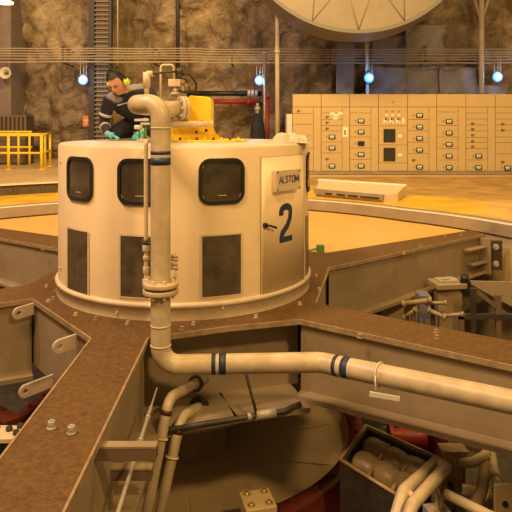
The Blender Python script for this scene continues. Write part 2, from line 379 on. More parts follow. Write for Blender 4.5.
# lifting lugs on the left hub web
ch=(H1-A_).normalized(); cn=V2(-ch.y,ch.x)
if cn.x>0: cn=-cn
def lug(pt,z,L=.20,hh=.055):
    pts=[]; 
    for k in range(15):
        a=PI/2+PI*k/14; pts.append((0+hh*math.cos(a)*-1,hh*math.sin(a)))
    m=MB(); nn=Vector((cn.x,cn.y,-.12)).normalized(); up=Vector((0,0,1)); tv=Vector((ch.x,ch.y,0))*.03
    o=Vector((pt.x,pt.y,z)); outer=[]
    N=28
    for k in range(N):
        a=2*PI*k/N; x=L-hh+hh*math.cos(a); y=hh*math.sin(a)
        if math.cos(a)<0: x=0.0 if abs(math.sin(a))<.999 else L-hh; y=hh*(math.sin(a)) 
        outer.append((x,y))
    inner=[(L-hh+.020*math.cos(2*PI*k/N),.020*math.sin(2*PI*k/N)) for k in range(N)]
    P=lambda c: o+nn*c[0]+up*c[1]
    fo=[P(c) for c in outer]; fi=[P(c) for c in inner]
    loft(m,fo,fi); loft(m,[x+tv for x in fo],[x+tv for x in fi]); loft(m,fo,[x+tv for x in fo]); loft(m,fi,[x+tv for x in fi])
    return obj('lifting_lug',m,M['lug'],br,bev=.004)
lug(H1+(A_-H1)*.05,-.075); lug(H1+(A_-H1)*.80,-.09); lug(H1+(A_-H1)*.42,-.585,.30)
# bolts standing on the deck
for px,py in ((51.5,426),(71.5,431)):
    p=on(px,py+3); m=MB(); m.cyl(p,p+Vector((0,0,.012)),.026); m.cyl(p,p+Vector((0,0,.045)),.020,n=16); m.cyl(p+Vector((0,0,.045)),p+Vector((0,0,.052)),.010); obj('stud',m,M['steel'],br,bev=.003)
for px,py in ((55,279),(53,300),(96,320),(56,292),(182,330),(436,333),(437,339),(404,257),(461,239),(445,240),(420,250),(360,338),(43,250),(54,248)):
    p=on(px,py) if py>262 or px<56 else on(px,py-3)
    m=MB(); m.hexbolt(p,(0,0,1),.018,.03); obj('bolt',m,M['edge'],br)
# row of hold-down bolts round the housing base
for k in range(16):
    a=-PI/2+PI*2*(k+.4)/16; p=Vector((CX+1.41*math.cos(a),CY+1.41*math.sin(a),0)); m=MB(); m.hexbolt(p,(0,0,1),.016,.026); obj('bolt',m,M['tan'],br)

# ------------------------------------------------------------------ exciter housing
HT=1.468
ho=thing('generator_housing','round cream sheet metal housing with dark windows and a large number on its door','machine housing',(CX,CY,0))
def cang(px,r=HR):
    uu=(px-256)/F; a=uu*uu+1; b=-2*(uu*CX+CY); c=CX*CX+CY*CY-r*r; D=b*b-4*a*c
    t=(-b-math.sqrt(max(D,0)))/(2*a); return math.atan2(t*uu-CX,-(t-CY)),t
def zpy(px,py): return CH-(py-HY)*cang(px)[1]/F
def cp(a,z,r): return Vector((CX+r*math.sin(a),CY-r*math.cos(a),z))
m=MB(); m.lathe([(HR,.10),(HR,HT-.02),(HR-.012,HT)],(CX,CY,0),96); obj('shell',m,M['cream'],ho)
m=MB(); m.lathe([(1.298,0),(1.298,.105),(1.312,.108),(1.312,.135),(1.300,.145),(HR-.002,.15)],(CX,CY,0),96); obj('base_ring',m,M['cream2'],ho)
m=MB(); m.lathe([(HR-.010,HT-.004),(HR-.03,HT+.006),(.001,HT+.006)],(CX,CY,0),96); obj('roof',m,M['roof'],ho)
def rr_outline(a0,a1,z0,z1,rad,n=8,grow=0.0):
    a0-=grow/HR; a1+=grow/HR; z0-=grow; z1+=grow; rad+=grow; ra=rad/HR; pts=[]
    for cx_,cz_,s in ((a1-ra,z1-rad,0),(a0+ra,z1-rad,1),(a0+ra,z0+rad,2),(a1-ra,z0+rad,3)):
        for k in range(n+1):
            t=PI/2*(s+k/n); pts.append((cx_+ra*math.cos(t),cz_+rad*math.sin(t)))
        # straight run subdivided along the curve
        if s in (0,2):
            x0=pts[-1][0]; x1=(a0+ra) if s==0 else (a1-ra)
            for k in range(1,5): pts.append((x0+(x1-x0)*k/5,pts[-1][1]))
    return pts
def window(a0,a1,z0,z1,rad=.07):
    inn=rr_outline(a0,a1,z0,z1,rad); out=rr_outline(a0,a1,z0,z1,rad,grow=.028); m=MB()
    fo=[cp(a,z,HR+.018) for a,z in out]; fi=[cp(a,z,HR+.018) for a,z in inn]
    bo=[cp(a,z,HR-.004) for a,z in out]; bi=[cp(a,z,HR+.001) for a,z in inn]
    loft(m,fo,fi,sm=False); loft(m,bo,fo); loft(m,fi,bi); w=obj('window',m,M['black'],ho)
    m=MB(); nc=14; top=[];bot=[]
    for k in range(nc+1):
        a=a0+(a1-a0)*k/nc; e=min(a-a0,a1-a)*HR; h=rad-math.sqrt(max(rad*rad-(rad-e)**2,0)) if e<rad else 0
        top.append(cp(a,z1-h,HR+.004)); bot.append(cp(a,z0+h,HR+.004))
    loft(m,top,bot,closed=False,sm=True); obj('pane',m,M['glass'],w)
    m=MB(); am=(a0+a1)/2
    for k in range(4): m.add([cp(am-.03+.015*k,z0+.045,HR+.007),cp(am-.03+.015*(k+1),z0+.045,HR+.007),cp(am-.03+.015*(k+1),z0+.052,HR+.007),cp(am-.03+.015*k,z0+.052,HR+.007)],[(0,1,2,3)])
    obj('maker_mark',m,M['reflect'],w)
    return w
wz0,wz1=zpy(221,201),zpy(221,161.5)
wa=cang(241)[0]-cang(202)[0]
for al in (cang(69.5)[0],cang(121)[0],cang(202)[0],cang(306.3)[0]):
    window(al, al+(wa if al>-1.0 else cang(88)[0]-cang(69.5)[0]), wz0,wz1)
def lower(a0,a1,z0,z1):
    m=MB(); nc=12
    def strip(x0,x1,y0,y1,r,mi):
        t=[cp(x0+(x1-x0)*k/nc,y1,r) for k in range(nc+1)]; b=[cp(x0+(x1-x0)*k/nc,y0,r) for k in range(nc+1)]; loft(m,t,b,mi,True,False)
    strip(a0,a1,z0,z1,HR+.004,0); w=obj('lower_window',m,M['mesh'],ho)
    m=MB()
    for x0,x1,y0,y1 in ((a0-.008,a1+.008,z1-.004,z1+.010),(a0-.008,a1+.008,z0-.010,z0+.004),(a0-.010,a0+.004,z0,z1),(a1-.004,a1+.010,z0,z1)): strip(x0,x1,y0,y1,HR+.008,0)
    obj('edging',m,M['cream2'],w); return w
lz0,lz1=zpy(221,296),zpy(221,235)
for p0,p1,zb,zt in ((68,88.5,zpy(78,292),zpy(78,230)),(120.5,158,lz0,lz1),(201.5,241,lz0,lz1),(305.5,308.5,zpy(306,285),zpy(306,216))): lower(cang(p0)[0],cang(p1)[0],zb,zt)
# door
da0,da1=cang(260.8)[0],cang(303)[0]; dz0,dz1=zpy(262,297),zpy(262,157.5)
def cpanel(m,a0,a1,z0,z1,r0,r1,n=16,mi=0):
    O=[cp(a0+(a1-a0)*k/n,z1,r1) for k in range(n+1)]; P=[cp(a0+(a1-a0)*k/n,z0,r1) for k in range(n+1)]
    Q=[cp(a0+(a1-a0)*k/n,z1,r0) for k in range(n+1)]; R=[cp(a0+(a1-a0)*k/n,z0,r0) for k in range(n+1)]
    loft(m,O,P,mi,True,False); loft(m,O,Q,mi,False,False); loft(m,P,R,mi,False,False)
    m.add([O[0],P[0],R[0],Q[0]],[(0,1,2,3)],mi); m.add([O[-1],P[-1],R[-1],Q[-1]],[(0,1,2,3)],mi)
m=MB(); cpanel(m,da0-.006,da1+.006,dz0-.006,dz1+.006,HR-.01,HR+.002); obj('door_seam',m,M['cabgap'],ho)
m=MB(); cpanel(m,da0,da1,dz0,dz1,HR-.01,HR+.012); door=obj('door',m,M['cream'],ho)
# lever handle
ha,hz=cang(263.5)[0],zpy(263.5,225); m=MB(); c0=cp(ha,hz,HR+.012); nrm=(c0-Vector((CX,CY,hz))).normalized(); tg=Vector((math.cos(ha),math.sin(ha),0))
m.cyl(c0,c0+nrm*.03,.022); m.tube([c0+nrm*.03,c0+nrm*.045+tg*.02,c0+nrm*.045+tg*.105-Vector((0,0,.028))],.010); obj('handle',m,M['black'],door)
# the figure 2 as a bent ribbon on the door skin
def stroke(m,pts,w,proj):
    L=[];R=[]
    for i,p in enumerate(pts):
        a=Vector(pts[max(i-1,0)]); b=Vector(pts[min(i+1,len(pts)-1)]); d=(b-a).normalized(); n=Vector((-d.y,d.x)); p=Vector(p)
        L.append(p+n*w/2); R.append(p-n*w/2)
    loft(m,[proj(q,1) for q in L],[proj(q,1) for q in R],closed=False); loft(m,[proj(q,0) for q in L],[proj(q,0) for q in R],closed=False)
    loft(m,[proj(q,1) for q in L],[proj(q,0) for q in L],closed=False); loft(m,[proj(q,1) for q in R],[proj(q,0) for q in R],closed=False)
n0,n1=cang(278)[0],cang(290.8)[0]; nz0,nz1=zpy(285,241.5),zpy(285,203)
W_=(n1-n0)*HR; H_=nz1-nz0
def pj(q,o): return cp(n0+q.x/HR,nz0+q.y,HR+.0125+.003*o)
sw=W_*.30; pts=[(sw/2,H_*.70),(sw/2,H_*.82)]
for k in range(13):
    a=PI-PI*k/12; pts.append((W_/2+(W_/2-sw/2)*math.cos(a),H_*.80+(H_*.20-sw/2)*math.sin(a)))
pts+= [(W_-sw/2,H_*.70),(W_-sw*.62,H_*.60),(W_*.62,H_*.42),(sw*.75,H_*.24),(sw*.60,H_*.14),(sw*.60,0)]
m=MB(); stroke(m,pts,sw,pj); stroke(m,[(sw*.2,sw*.42),(W_*.5,sw*.42),(W_,sw*.42)],sw*.84,pj); num=obj('door_number',m,M['blue'],door); num['label']='large dark blue figure 2'
# name plate
pa=cang(283.6)[0]; pz=zpy(285,179.5); pc=cp(pa,pz,HR+.035); nr=Vector((math.sin(pa),-math.cos(pa),0)); tx=Vector((math.cos(pa),math.sin(pa),0)); up=Vector((0,0,1))
Rm=Matrix((tx,up,nr)).transposed(); pw,ph=.375,.195
m=MB(); m.box(pc,(pw,ph,.05),R=Rm); plate=obj('name_plate',m,M['cream2'],ho,bev=.006)
for sx in(-1,1):
    for sy in(-1,1):
        m=MB(); q=pc+tx*sx*(pw/2-.02)+up*sy*(ph/2-.02)+nr*.025; m.cyl(q,q+nr*.006,.007,n=10); obj('screw',m,M['dark'],plate)
def letters(word,h,gap):                # plain stroke capitals
    G={'A':([[(0,0),(.36,1),(.72,0)],[(.14,.36),(.58,.36)]],.72),'L':([[(0,1),(0,0),(.5,0)]],.5),
       'S':([[(.56,.86),(.42,.97),(.22,.99),(.06,.88),(.04,.70),(.16,.57),(.42,.46),(.56,.32),(.54,.13),(.40,.02),(.18,.01),(.02,.14)]],.58),
       'T':([[(0,.97),(.64,.97)],[(.32,1),(.32,0)]],.64),
       'O':([[(.36+.36*math.sin(2*PI*k/18),.5+.5*math.cos(2*PI*k/18)) for k in range(19)]],.72),
       'M':([[(.02,0),(.08,1)],[(.06,.98),(.43,.15)],[(.43,.15),(.80,.98)],[(.78,1),(.84,0)]],.86)}
    x=0; out=[]
    for c in word:
        ss,wd=G[c]; out+= [[((x+a)*h,b*h) for a,b in s_] for s_ in ss]; x+=wd+gap
    return out,(x-gap)*h
ls,tw=letters('ALSTOM',.060,.20); o0=pc+nr*.0255-tx*(tw/2-.004)-up*.020
m=MB()
for s_ in ls: stroke(m,s_,.011,lambda q,o:o0+tx*q.x+up*q.y+nr*(.002*o))
obj('lettering',m,M['blue'],plate)
# small bolt-on bits of the shell
for px,py in ((61,153),(61,268),(222,307),(118,316)):
    m=MB(); a,_=cang(px); z=max(.05,min(zpy(px,py),1.3)); q=cp(a,z,HR+(.012 if z<.15 else 0)); nn=Vector((math.sin(a),-math.cos(a),0)); m.cyl(q,q+nn*.015,.012,n=10); obj('screw',m,M['cream2'],ho)

# ------------------------------------------------------------------ main pipe
PR=.0755; PD=4.70; pxx=(160.7-256)*PD/F
pt=thing('cooling_pipe','thick pale pipe with blue bands looping off the housing roof and bending right','pipe',(pxx,PD,-.25))
zt=1.818; v0=Vector((pxx,PD,zt)); zb=-.171
path=[(-.73,6.35,zt),(-1.01,6.20,zt),(-1.01,5.55,zt),(-.93,4.80,zt+.0),(pxx,PD,zt-.01),(pxx,PD,zb),(.49,PD,-.150),(1.61,3.88,-.081),(2.72,3.07,-.01)]
path=[Vector(p) for p in path]
p1=fillet(path[:4]+[Vector((pxx,PD,zt)),Vector((pxx,PD,zb)),path[6],path[7],path[8]],.14,9)
m=MB(); m.tube(p1,PR,28); obj('tube',m,M['pipe'],pt)
def collar(p,d,r,h,n=28): d=Vector(d).normalized(); p=Vector(p); m=MB(); m.cyl(p-d*h/2,p+d*h/2,r,n=n); return m
for y0,y1 in ((150.8,154.3),(157.3,164.8)):
    z0,z1=at(0,y1,PD).z,at(0,y0,PD).z; obj('band',collar((pxx,PD,(z0+z1)/2),(0,0,1),PR+.0015,z1-z0),M['blue'],pt)['label']='dark blue band'
hx=path[6]-Vector((pxx,PD,zb))
for a0,a1 in ((212,216),(219.3,226.3)):
    x0,x1=(a0-256)*PD/F,(a1-256)*PD/F; t=((x0+x1)/2-pxx)/hx.x; obj('band',collar(Vector((pxx,PD,zb))+hx*t,hx,PR+.0015,x1-x0),M['blue'],pt)['label']='dark blue band'
sl=path[7]-path[6]
for t,h in ((.105,.03),(.165,.058)): obj('band',collar(path[6]+sl*t,sl,PR+.0015,h),M['blue'],pt)['label']='dark blue band'
for py in (128,325,345):
    obj('weld_bead',collar((pxx,PD,at(0,py,PD).z),(0,0,1),PR+.004,.010),M['cream2'],pt)
for py in (284,291):
    c=Vector((pxx,PD,at(0,py,PD).z)); fl=obj('flange',collar(c,(0,0,1),.136,.036),M['pipe'],pt,bev=.006)
    for k in range(8):
        m=MB(); a=2*PI*(k+.5)/8; q=c+Vector((.108*math.cos(a),.108*math.sin(a),.018 if py==284 else -.018)); m.hexbolt(q,(0,0,1 if py==284 else -1),.013,.026); obj('flange_bolt',m,M['cream2'],fl)
# flange at the yellow block
fd=Vector((.28,.15,0)).normalized(); fc=Vector((-.73,6.35,zt)); uu,vv,_=frame_of(fd)
for o_ in (-.045,-.008): fl=obj('flange',collar(fc+fd*o_,fd,.128,.03),M['pipe'],pt,bev=.004)
for k in range(8):
    a=2*PI*k/8; m=MB(); m.hexbolt(fc-fd*.06+(uu*math.cos(a)+vv*math.sin(a))*.104,-fd,.014,.025); obj('flange_bolt',m,M['steel'],fl)
# hanging tag strapped round the pipe
t=.352; c=path[6]+sl*t; d=sl.normalized(); uu,vv,_=frame_of(d)
tg_=thing('pipe_hanger','small white plate hanging from a strap round the sloping end of the thick pipe','pipe strap',c-Vector((0,0,.16)))
m=MB(); m.tube([c+(uu*math.cos(2*PI*k/24)+vv*math.sin(2*PI*k/24))*(PR+.007) for k in range(25)],.006,8); obj('strap',m,M['whitep'],tg_)
m=MB(); m.tube([c+Vector((-.045,-.072,.02)),c+Vector((-.046,-.078,-.10))],.005,8); obj('rod',m,M['whitep'],tg_)
m=MB(); m.bar(c+Vector((-.09,-.09,-.098)),c+Vector((.115,-.125,-.118)),.012,.035); obj('plate',m,M['whitep'],tg_,bev=.002)

# slim riser beside the pipe
rx,ry=(146-256)*4.80/F,4.80
rs=thing('sample_pipe','slim vertical pipe with little valves standing just left of the thick pipe','pipe',(rx,ry,.43))
m=MB(); m.tube(fillet([(pxx-.10,PD+.02,.44),(rx,ry,.44),(rx,ry,1.53),(rx,5.34,1.53),(rx,5.34,1.47)],.035,5),.0165,12); obj('tube',m,M['cream2'],rs)
for py,r,h in ((248,.028,.05),(258,.024,.03),(270,.024,.05),(281,.03,.03)):
    obj('coupling',collar((rx,ry,at(0,py,4.8).z),(0,0,1),r,h,12),M['cream2'],rs,bev=.003)
m=MB(); zc=at(0,243,4.8).z; m.cyl((rx,ry,zc),(rx+.05,ry-.03,zc),.012); m.cyl((rx-.0,ry,zc-.03),(rx,ry,zc+.03),.026); m.bar((rx+.045,ry-.03,zc-.03),(rx+.045,ry-.03,zc+.035),.012,.012); obj('valve',m,M['dark'],rs)
m=MB(); zc=at(0,262,4.8).z
for dz in(-.03,0,.035,.06): m.cyl((pxx+.075,PD+.03,zc+dz),(pxx+.125,PD+.04,zc+dz),.014,n=10)
m.cyl((pxx+.115,PD+.04,zc-.05),(pxx+.115,PD+.04,zc+.08),.010); m.tube([(pxx+.115,PD+.04,zc-.05),(pxx+.10,PD+.03,.45)],.01); 
tag(obj('drain_cock',m,M['pipe']),'cluster of small tap fittings on right side of vertical thick pipe above flange','valve')

# ------------------------------------------------------------------ things on the roof
ZR=HT+.006
yb=thing('rotary_union','bright yellow steel block bolted on the housing roof','machine block',(-.68,6.6,ZR))
m=MB(); m.extr([(0,0),(.42,0),(.42,.44),(.39,.465),(.20,.485),(.17,.46),(.17,.20),(0,.17)],(-.885,6.42,ZR),(1,0,0),(0,0,1),(0,.38,0)); obj('block',m,M['yellow'],yb,bev=.012)
m=MB(); pts=[(-.98,6.28),(-.30,6.24),(-.12,6.36),(-.10,6.62),(-.3,6.95),(-.9,6.98),(-1.0,6.7)]; m.prism(pts,ZR,ZR+.022); obj('base_plate',m,M['yellow'],yb,bev=.004)
m=MB(); m.extr([(0,0),(.09,0),(.03,.07),(0,.13)],(-.465,6.62,ZR+.02),(1,0,0),(0,0,1),(0,.03,0)); obj('gusset',m,M['yellow'],yb)
for x,z in ((-.50,.20),(-.52,.12),(-.56,.21),(-.62,.10)):
    m=MB(); m.hexbolt((x,6.45,ZR+z),(0,-1,0),.017,.03); obj('bolt',m,M['dark'],yb)
for k in range(9):
    m=MB(); m.hexbolt((-.86+.085*k,6.29+.01*(k%2),ZR+.022),(0,0,1),.013,.028); obj('bolt',m,M['dark'] if k%2 else M['yellow'],yb)
m=MB(); m.tube(fillet([(-.88,6.30,1.655),(-.46,6.30,1.662)],.02),.032,16); m.ball((-.46,6.30,1.662),.032); m.cyl((-.83,6.30,1.655),(-.83,6.46,1.655),.022); m.cyl((-.5,6.3,1.66),(-.5,6.46,1.66),.022)
tag(obj('vent_pipe',m,M['pipe']),'short pale capped pipe lying across front of the yellow block','pipe')
# instrument cluster
iv=thing('valve_assembly','valve with pale gauge box and looping tubes above the yellow block','valve',(-.82,6.45,1.9))
m=MB(); zz=1.95; m.tube(fillet([(-.985,6.38,1.90),(-.985,6.38,2.27),(-.85,6.38,2.27),(-.85,6.40,2.10)],.03),.011,10); obj('tube_loop',m,M['cream2'],iv)
m=MB(); m.box((-.845,6.40,2.085),(.125,.06,.075)); obj('gauge_box',m,M['cream2'],iv,bev=.006)
m=MB(); m.ball((-.80,6.42,2.205),.042); m.cyl((-.80,6.42,2.13),(-.80,6.42,2.18),.03); m.cyl((-.965,5.70,2.125),(-.83,6.42,2.205),.010); obj('valve_head',m,M['dark'],iv)
m=MB(); m.cyl((-.84,6.42,1.93),(-.84,6.42,2.05),.03); m.cyl((-.84,6.42,1.96),(-.84,6.42,1.985),.055); m.cyl((-.76,6.42,1.97),(-.76,6.42,2.0),.04); m.cyl((-.76,6.42,1.93),(-.76,6.42,2.06),.016); obj('valve_body',m,M['steel'],iv)
m=MB(); m.tube(fillet([(-.78,6.42,2.17),(-.70,6.42,2.19),(-.62,6.44,2.08),(-.64,6.46,1.95),(-.68,6.5,1.94)],.06),.011,10)
m.tube(fillet([(-.80,6.40,2.0),(-.74,6.38,1.99),(-.66,6.42,2.0),(-.60,6.45,1.97)],.02),.014,10); m.tube(fillet([(-.79,6.4,2.14),(-.72,6.4,2.12),(-.69,6.42,2.02),(-.72,6.44,1.95)],.04),.007,8); obj('hose',m,M['black'],iv)
m=MB()
for x,z in ((-.89,1.95),(-.80,1.97),(-.72,2.06),(-.76,2.1)): m.cyl((x,6.38,z),(x,6.41,z),.022,n=12)
obj('nut',m,M['brass'],iv)
# stand pipe on the back run of the pipe
m=MB(); m.cyl((-1.01,5.70,zt+.07),(-1.01,5.70,2.14),.022); m.cyl((-1.01,5.70,2.0),(-1.01,5.70,2.14),.034); m.cyl((-1.01,5.70,2.125),(-.955,5.70,2.125),.028)
tag(obj('stand_pipe',m,M['cream2']),'short upright pale stub pipe rising behind the top bend of the thick pipe','pipe')
# rag
rb=Vector((.335,6.08,ZR)); m=MB(); nu,nv=34,20; vs=[]
for i in range(nu+1):
    for j in range(nv+1):
        x=-.19+.38*i/nu; y=-.13+.26*j/nv; r=(x/.19)**2+(y/.13)**2
        h=max(0,1-r)**.5*.085*(1+.55*noise.noise(Vector((x*14,y*14,.3))))+.045*abs(noise.noise(Vector((x*22,y*16,2.2))))*max(0,1-r*.8)
        k=1+.14*noise.noise(Vector((x*6,y*6,5))); vs.append(rb+Vector((x*k,y*k,.002+h)))
m.add(vs,[(i*(nv+1)+j,(i+1)*(nv+1)+j,(i+1)*(nv+1)+j+1,i*(nv+1)+j+1) for i in range(nu) for j in range(nv)],0,True)
tag(obj('rag',m,M['rag']),'crumpled cream rag lying at right edge of the housing roof','cloth')
# small clamp jig in front of the worker
cj=thing('clamp_jig','small clamp jig with pale bars standing on roof between worker and thick pipe','tool',(-1.10,6.15,ZR))
m=MB(); m.box((-1.115,6.12,ZR+.02),(.11,.10,.04)); obj('base',m,M['rag'],cj,bev=.004)
m=MB(); m.cyl((-1.10,6.13,ZR+.04),(-1.10,6.13,ZR+.25),.014); m.cyl((-1.16,6.13,ZR+.04),(-1.16,6.13,ZR+.16),.009); obj('post',m,M['green'],cj)
m=MB(); m.bar((-1.20,6.10,ZR+.225),(-1.06,6.10,ZR+.23),.02,.025); m.cyl((-1.20,6.10,ZR+.155),(-1.12,6.10,ZR+.155),.022); m.bar((-1.14,6.09,ZR+.19),(-1.05,6.09,ZR+.19),.015,.02); obj('bar',m,M['whitep'],cj)

# ------------------------------------------------------------------ worker
def skin(chains, sub=2, vox=0.0):
    """chains: lists of (co, r); first vertex of later chains merges with nearest same coordinate"""
    me=bpy.data.meshes.new('tmp'); vs=[];rs=[];es=[]
    def idx(c,r):
        for i,v in enumerate(vs):
            if (v-Vector(c)).length<1e-4: return i
        vs.append(Vector(c)); rs.append(r); return len(vs)-1
    for ch_ in chains:
        prev=None
        for c,r in ch_:
            i=idx(c,r)
            if prev is not None: es.append((prev,i))
            prev=i
    me.from_pydata([tuple(v) for v in vs],es,[])
    o=bpy.data.objects.new('tmp',me); COL.objects.link(o)
    sm=o.modifiers.new('s','SKIN'); 
    lay=me.skin_vertices[0] if me.skin_vertices else None
    if lay is None:
        bm=bmesh.new(); bm.from_mesh(me); bm.verts.layers.skin.verify(); bm.to_mesh(me); bm.free(); lay=me.skin_vertices[0]
    for i,r in enumerate(rs): lay.data[i].radius=(r,r) if not isinstance(r,tuple) else r
    lay.data[0].use_root=True
    sb=o.modifiers.new('b','SUBSURF'); sb.levels=sub; sb.render_levels=sub
    dg=bpy.context.evaluated_depsgraph_get(); dg.update()
    ev=o.evaluated_get(dg); out=ev.to_mesh(); mb=MB(); mb.add([v.co.copy() for v in out.vertices],[tuple(p.vertices) for p in out.polygons],0,True); ev.to_mesh_clear()
    bpy.data.objects.remove(o); bpy.data.meshes.remove(me); return mb
def remesh(mb, vox):
    me=bpy.data.meshes.new('tmp'); me.from_pydata([tuple(v) for v in mb.v],[],mb.f); o=bpy.data.objects.new('tmp',me); COL.objects.link(o)
    r=o.modifiers.new('r','REMESH'); r.mode='VOXEL'; r.voxel_size=vox; s_=o.modifiers.new('sm','SMOOTH'); s_.factor=.5; s_.iterations=3
    dg=bpy.context.evaluated_depsgraph_get(); dg.update(); ev=o.evaluated_get(dg); out=ev.to_mesh(); q=MB(); q.add([v.co.copy() for v in out.vertices],[tuple(p.vertices) for p in out.polygons],0,True); ev.to_mesh_clear()
    bpy.data.objects.remove(o); bpy.data.meshes.remove(me); return q
pel=Vector((-1.36,7.30,1.70)); wst=Vector((-1.39,7.17,1.82)); chs=Vector((-1.42,7.04,1.945)); nk=Vector((-1.44,6.98,2.02)); nk2=Vector((-1.50,6.88,2.045))
shR=Vector((-1.645,6.92,1.915)); shL=Vector((-1.225,7.06,2.02))
elR=Vector((-1.725,6.98,1.665)); wrR=Vector((-1.635,6.83,1.545)); elL=Vector((-1.06,7.0,1.74)); wrL=Vector((-1.26,6.80,1.565))
knR=Vector((-1.62,6.98,1.545)); knL=Vector((-1.17,7.02,1.545)); anR=Vector((-1.50,7.40,1.52)); anL=Vector((-1.22,7.44,1.52))
hipR=pel+Vector((-.09,0,-.01)); hipL=pel+Vector((.09,0,-.01))
wk=thing('person','worker in dark overalls and yellow ear defenders kneeling bent over on the housing roof','person',(-1.42,7.1,ZR))
def L3(a,b,t): return a.lerp(b,t)
body=skin([[(pel,.10),(wst,.10),(chs,.115),(nk,.058),(nk2,.052)],[(chs,.115),(shR,.06),(elR,.042),(wrR,.030)],[(chs,.115),(shL,.06),(elL,.042),(wrL,.030)],
           [(pel,.10),(hipR,.085),(knR,.055),(anR,.04)],[(pel,.10),(hipL,.085),(knL,.055),(anL,.04)]])
hc=Vector((-1.525,6.80,2.105)); fwd=Vector((-.26,-.78,-.56)).normalized(); side=Vector((1,-.50,.06)); side=(side-fwd*side.dot(fwd)).normalized(); upv=side.cross(fwd)
if upv.z<0: upv=-upv
HM=Matrix((side,-fwd,upv)).transposed()     # local head: x right, -y forward, z up
def hp(x,y,z): return hc+HM@(Vector((x,y,z))*1.13)
hd=MB(); n=40; mm=28; vs=[]
for i in range(mm+1):
    t=PI*i/mm
    for j in range(n):
        a=2*PI*j/n; x,y,z=math.sin(t)*math.cos(a),math.sin(t)*math.sin(a),math.cos(t)
        X,Y,Z=x*.076,y*.096,z*.118
        if z<0: X*=1-.28*z*z; Y*=1-.10*z*z
        g=lambda cx,cz,sx,sz: math.exp(-((X-cx)/sx)**2-((Z-cz)/sz)**2) if y<0 else 0
        Y-= .026*g(0,-.018,.012,.020)+.012*g(0,.005,.009,.022)+.008*g(0,.03,.05,.010)+.009*g(0,-.058,.024,.009)+.012*g(0,-.095,.028,.016)
        Y+= .014*g(.030,.006,.016,.011)+.014*g(-.030,.006,.016,.011)
        vs.append(hp(X,Y,Z))
hd.add(vs,[(i*n+j,(i+1)*n+j,(i+1)*n+(j+1)%n,i*n+(j+1)%n) for i in range(mm) for j in range(n)])
for sx in(-1,1): hd.ball(hp(sx*.078,.012,-.005),.03,(.35,.7,1.1),12,R=HM)
hd.cyl(hp(0,.03,-.06),nk2*.5+nk*.5,.05,.055)
body.add(hd.v,hd.f,0,True); body=remesh(body,.0065)
obj('body',body,M['skin'],wk,weld=False)
m=MB()
for sx in(-1,1): m.ball(hp(sx*.030,-.083,.004),.010,(1.3,.6,.55),10,R=HM); m.bar(hp(sx*.014,-.101,.024),hp(sx*.046,-.094,.024),.006,.006)
obj('eye',m,M['hair'],wk)
m=MB(); m.bar(hp(-.022,-.100,-.058),hp(.022,-.100,-.058),.004,.004); obj('mouth',m,mat('lip',(.30,.10,.08),.5),wk)
m=MB(); vs=[]; n=32
for i in range(13):
    t=PI*.60*i/12
    for j in range(n):
        a=2*PI*j/n; x,y,z=math.sin(t)*math.cos(a),math.sin(t)*math.sin(a),math.cos(t)
        lim = .44 if y<-.25 else (.9 if y<.2 else 1.0)
        tt=min(t,PI*.60*lim) ; x,y,z=math.sin(tt)*math.cos(a),math.sin(tt)*math.sin(a),math.cos(tt)
        k=1+.05*noise.noise(Vector((x*6,y*6,z*6))); vs.append(hp(x*.085*k,y*.105*k+.002,z*.130*k))
m.add(vs,[(i*n+j,(i+1)*n+j,(i+1)*n+(j+1)%n,i*n+(j+1)%n) for i in range(12) for j in range(n)],0,True); obj('hair',m,M['hair'],wk)
# ear defenders: cups and headband
for sx in(-1,1):
    m=MB(); c=hp(sx*.090,.012,-.004); ax=HM@Vector((sx,0,0)); m.cyl(c-ax*.012,c+ax*.012,.040,n=20); m.cyl(c+ax*.012,c+ax*.036,.043,.030,n=20); cup=obj('ear_cup',m,M['lime'],wk,bev=.004)
    m=MB(); m.cyl(c-ax*.022,c-ax*.012,.040,n=18); obj('cushion',m,M['black'],cup)
m=MB(); m.tube([hp(.108*math.cos(a),.010,.148*math.sin(a)) for a in [PI*k/20 for k in range(21)]],.009,8); obj('headband',m,M['black'],wk)
# clothing
jk=skin([[(pel+Vector((0,0,.02)),.145),(wst,.150),(chs,.165),(nk+Vector((.01,.015,-.01)),.085)],[(chs,.165),(shR,.093),(L3(shR,elR,.5),.072),(elR,.062),(L3(elR,wrR,.93),.046)],[(chs,.165),(shL,.093),(L3(shL,elL,.5),.072),(elL,.062),(L3(elL,wrL,.93),.046)]])
jo=obj('jacket',jk,M['navy'],wk,weld=False)
m=skin([[(L3(shR,elR,.10),.088),(shR+Vector((.03,.02,.01)),.105),(chs+Vector((.02,.01,.045)),.140),(shL+Vector((-.03,.01,.015)),.105),(L3(shL,elL,.12),.088)]]); obj('shoulder_yoke',m,M['grey_cl'],jo,weld=False)
m=skin([[(L3(chs,wst,.1)+Vector((-.10,-.05,-.02)),.095),(L3(chs,wst,.7)+Vector((-.12,-.07,-.02)),.08)]]); obj('front_panel',m,M['navy'],jo,weld=False)
def armband(p,q,t,r,h): d=(q-p).normalized(); c=L3(p,q,t); m=MB(); m.cyl(c-d*h/2,c+d*h/2,r,n=20); return m
b_=obj('reflective_band',armband(shR,elR,.60,.0755,.032),M['reflect'],jo)
b_=obj('reflective_band',armband(elR,wrR,.35,.063,.022),M['reflect'],jo)
m=MB(); m.bar(Vector((-1.545,6.885,1.865)),Vector((-1.33,6.90,1.925)),.03,.012); obj('reflective_band',m,M['reflect'],jo)
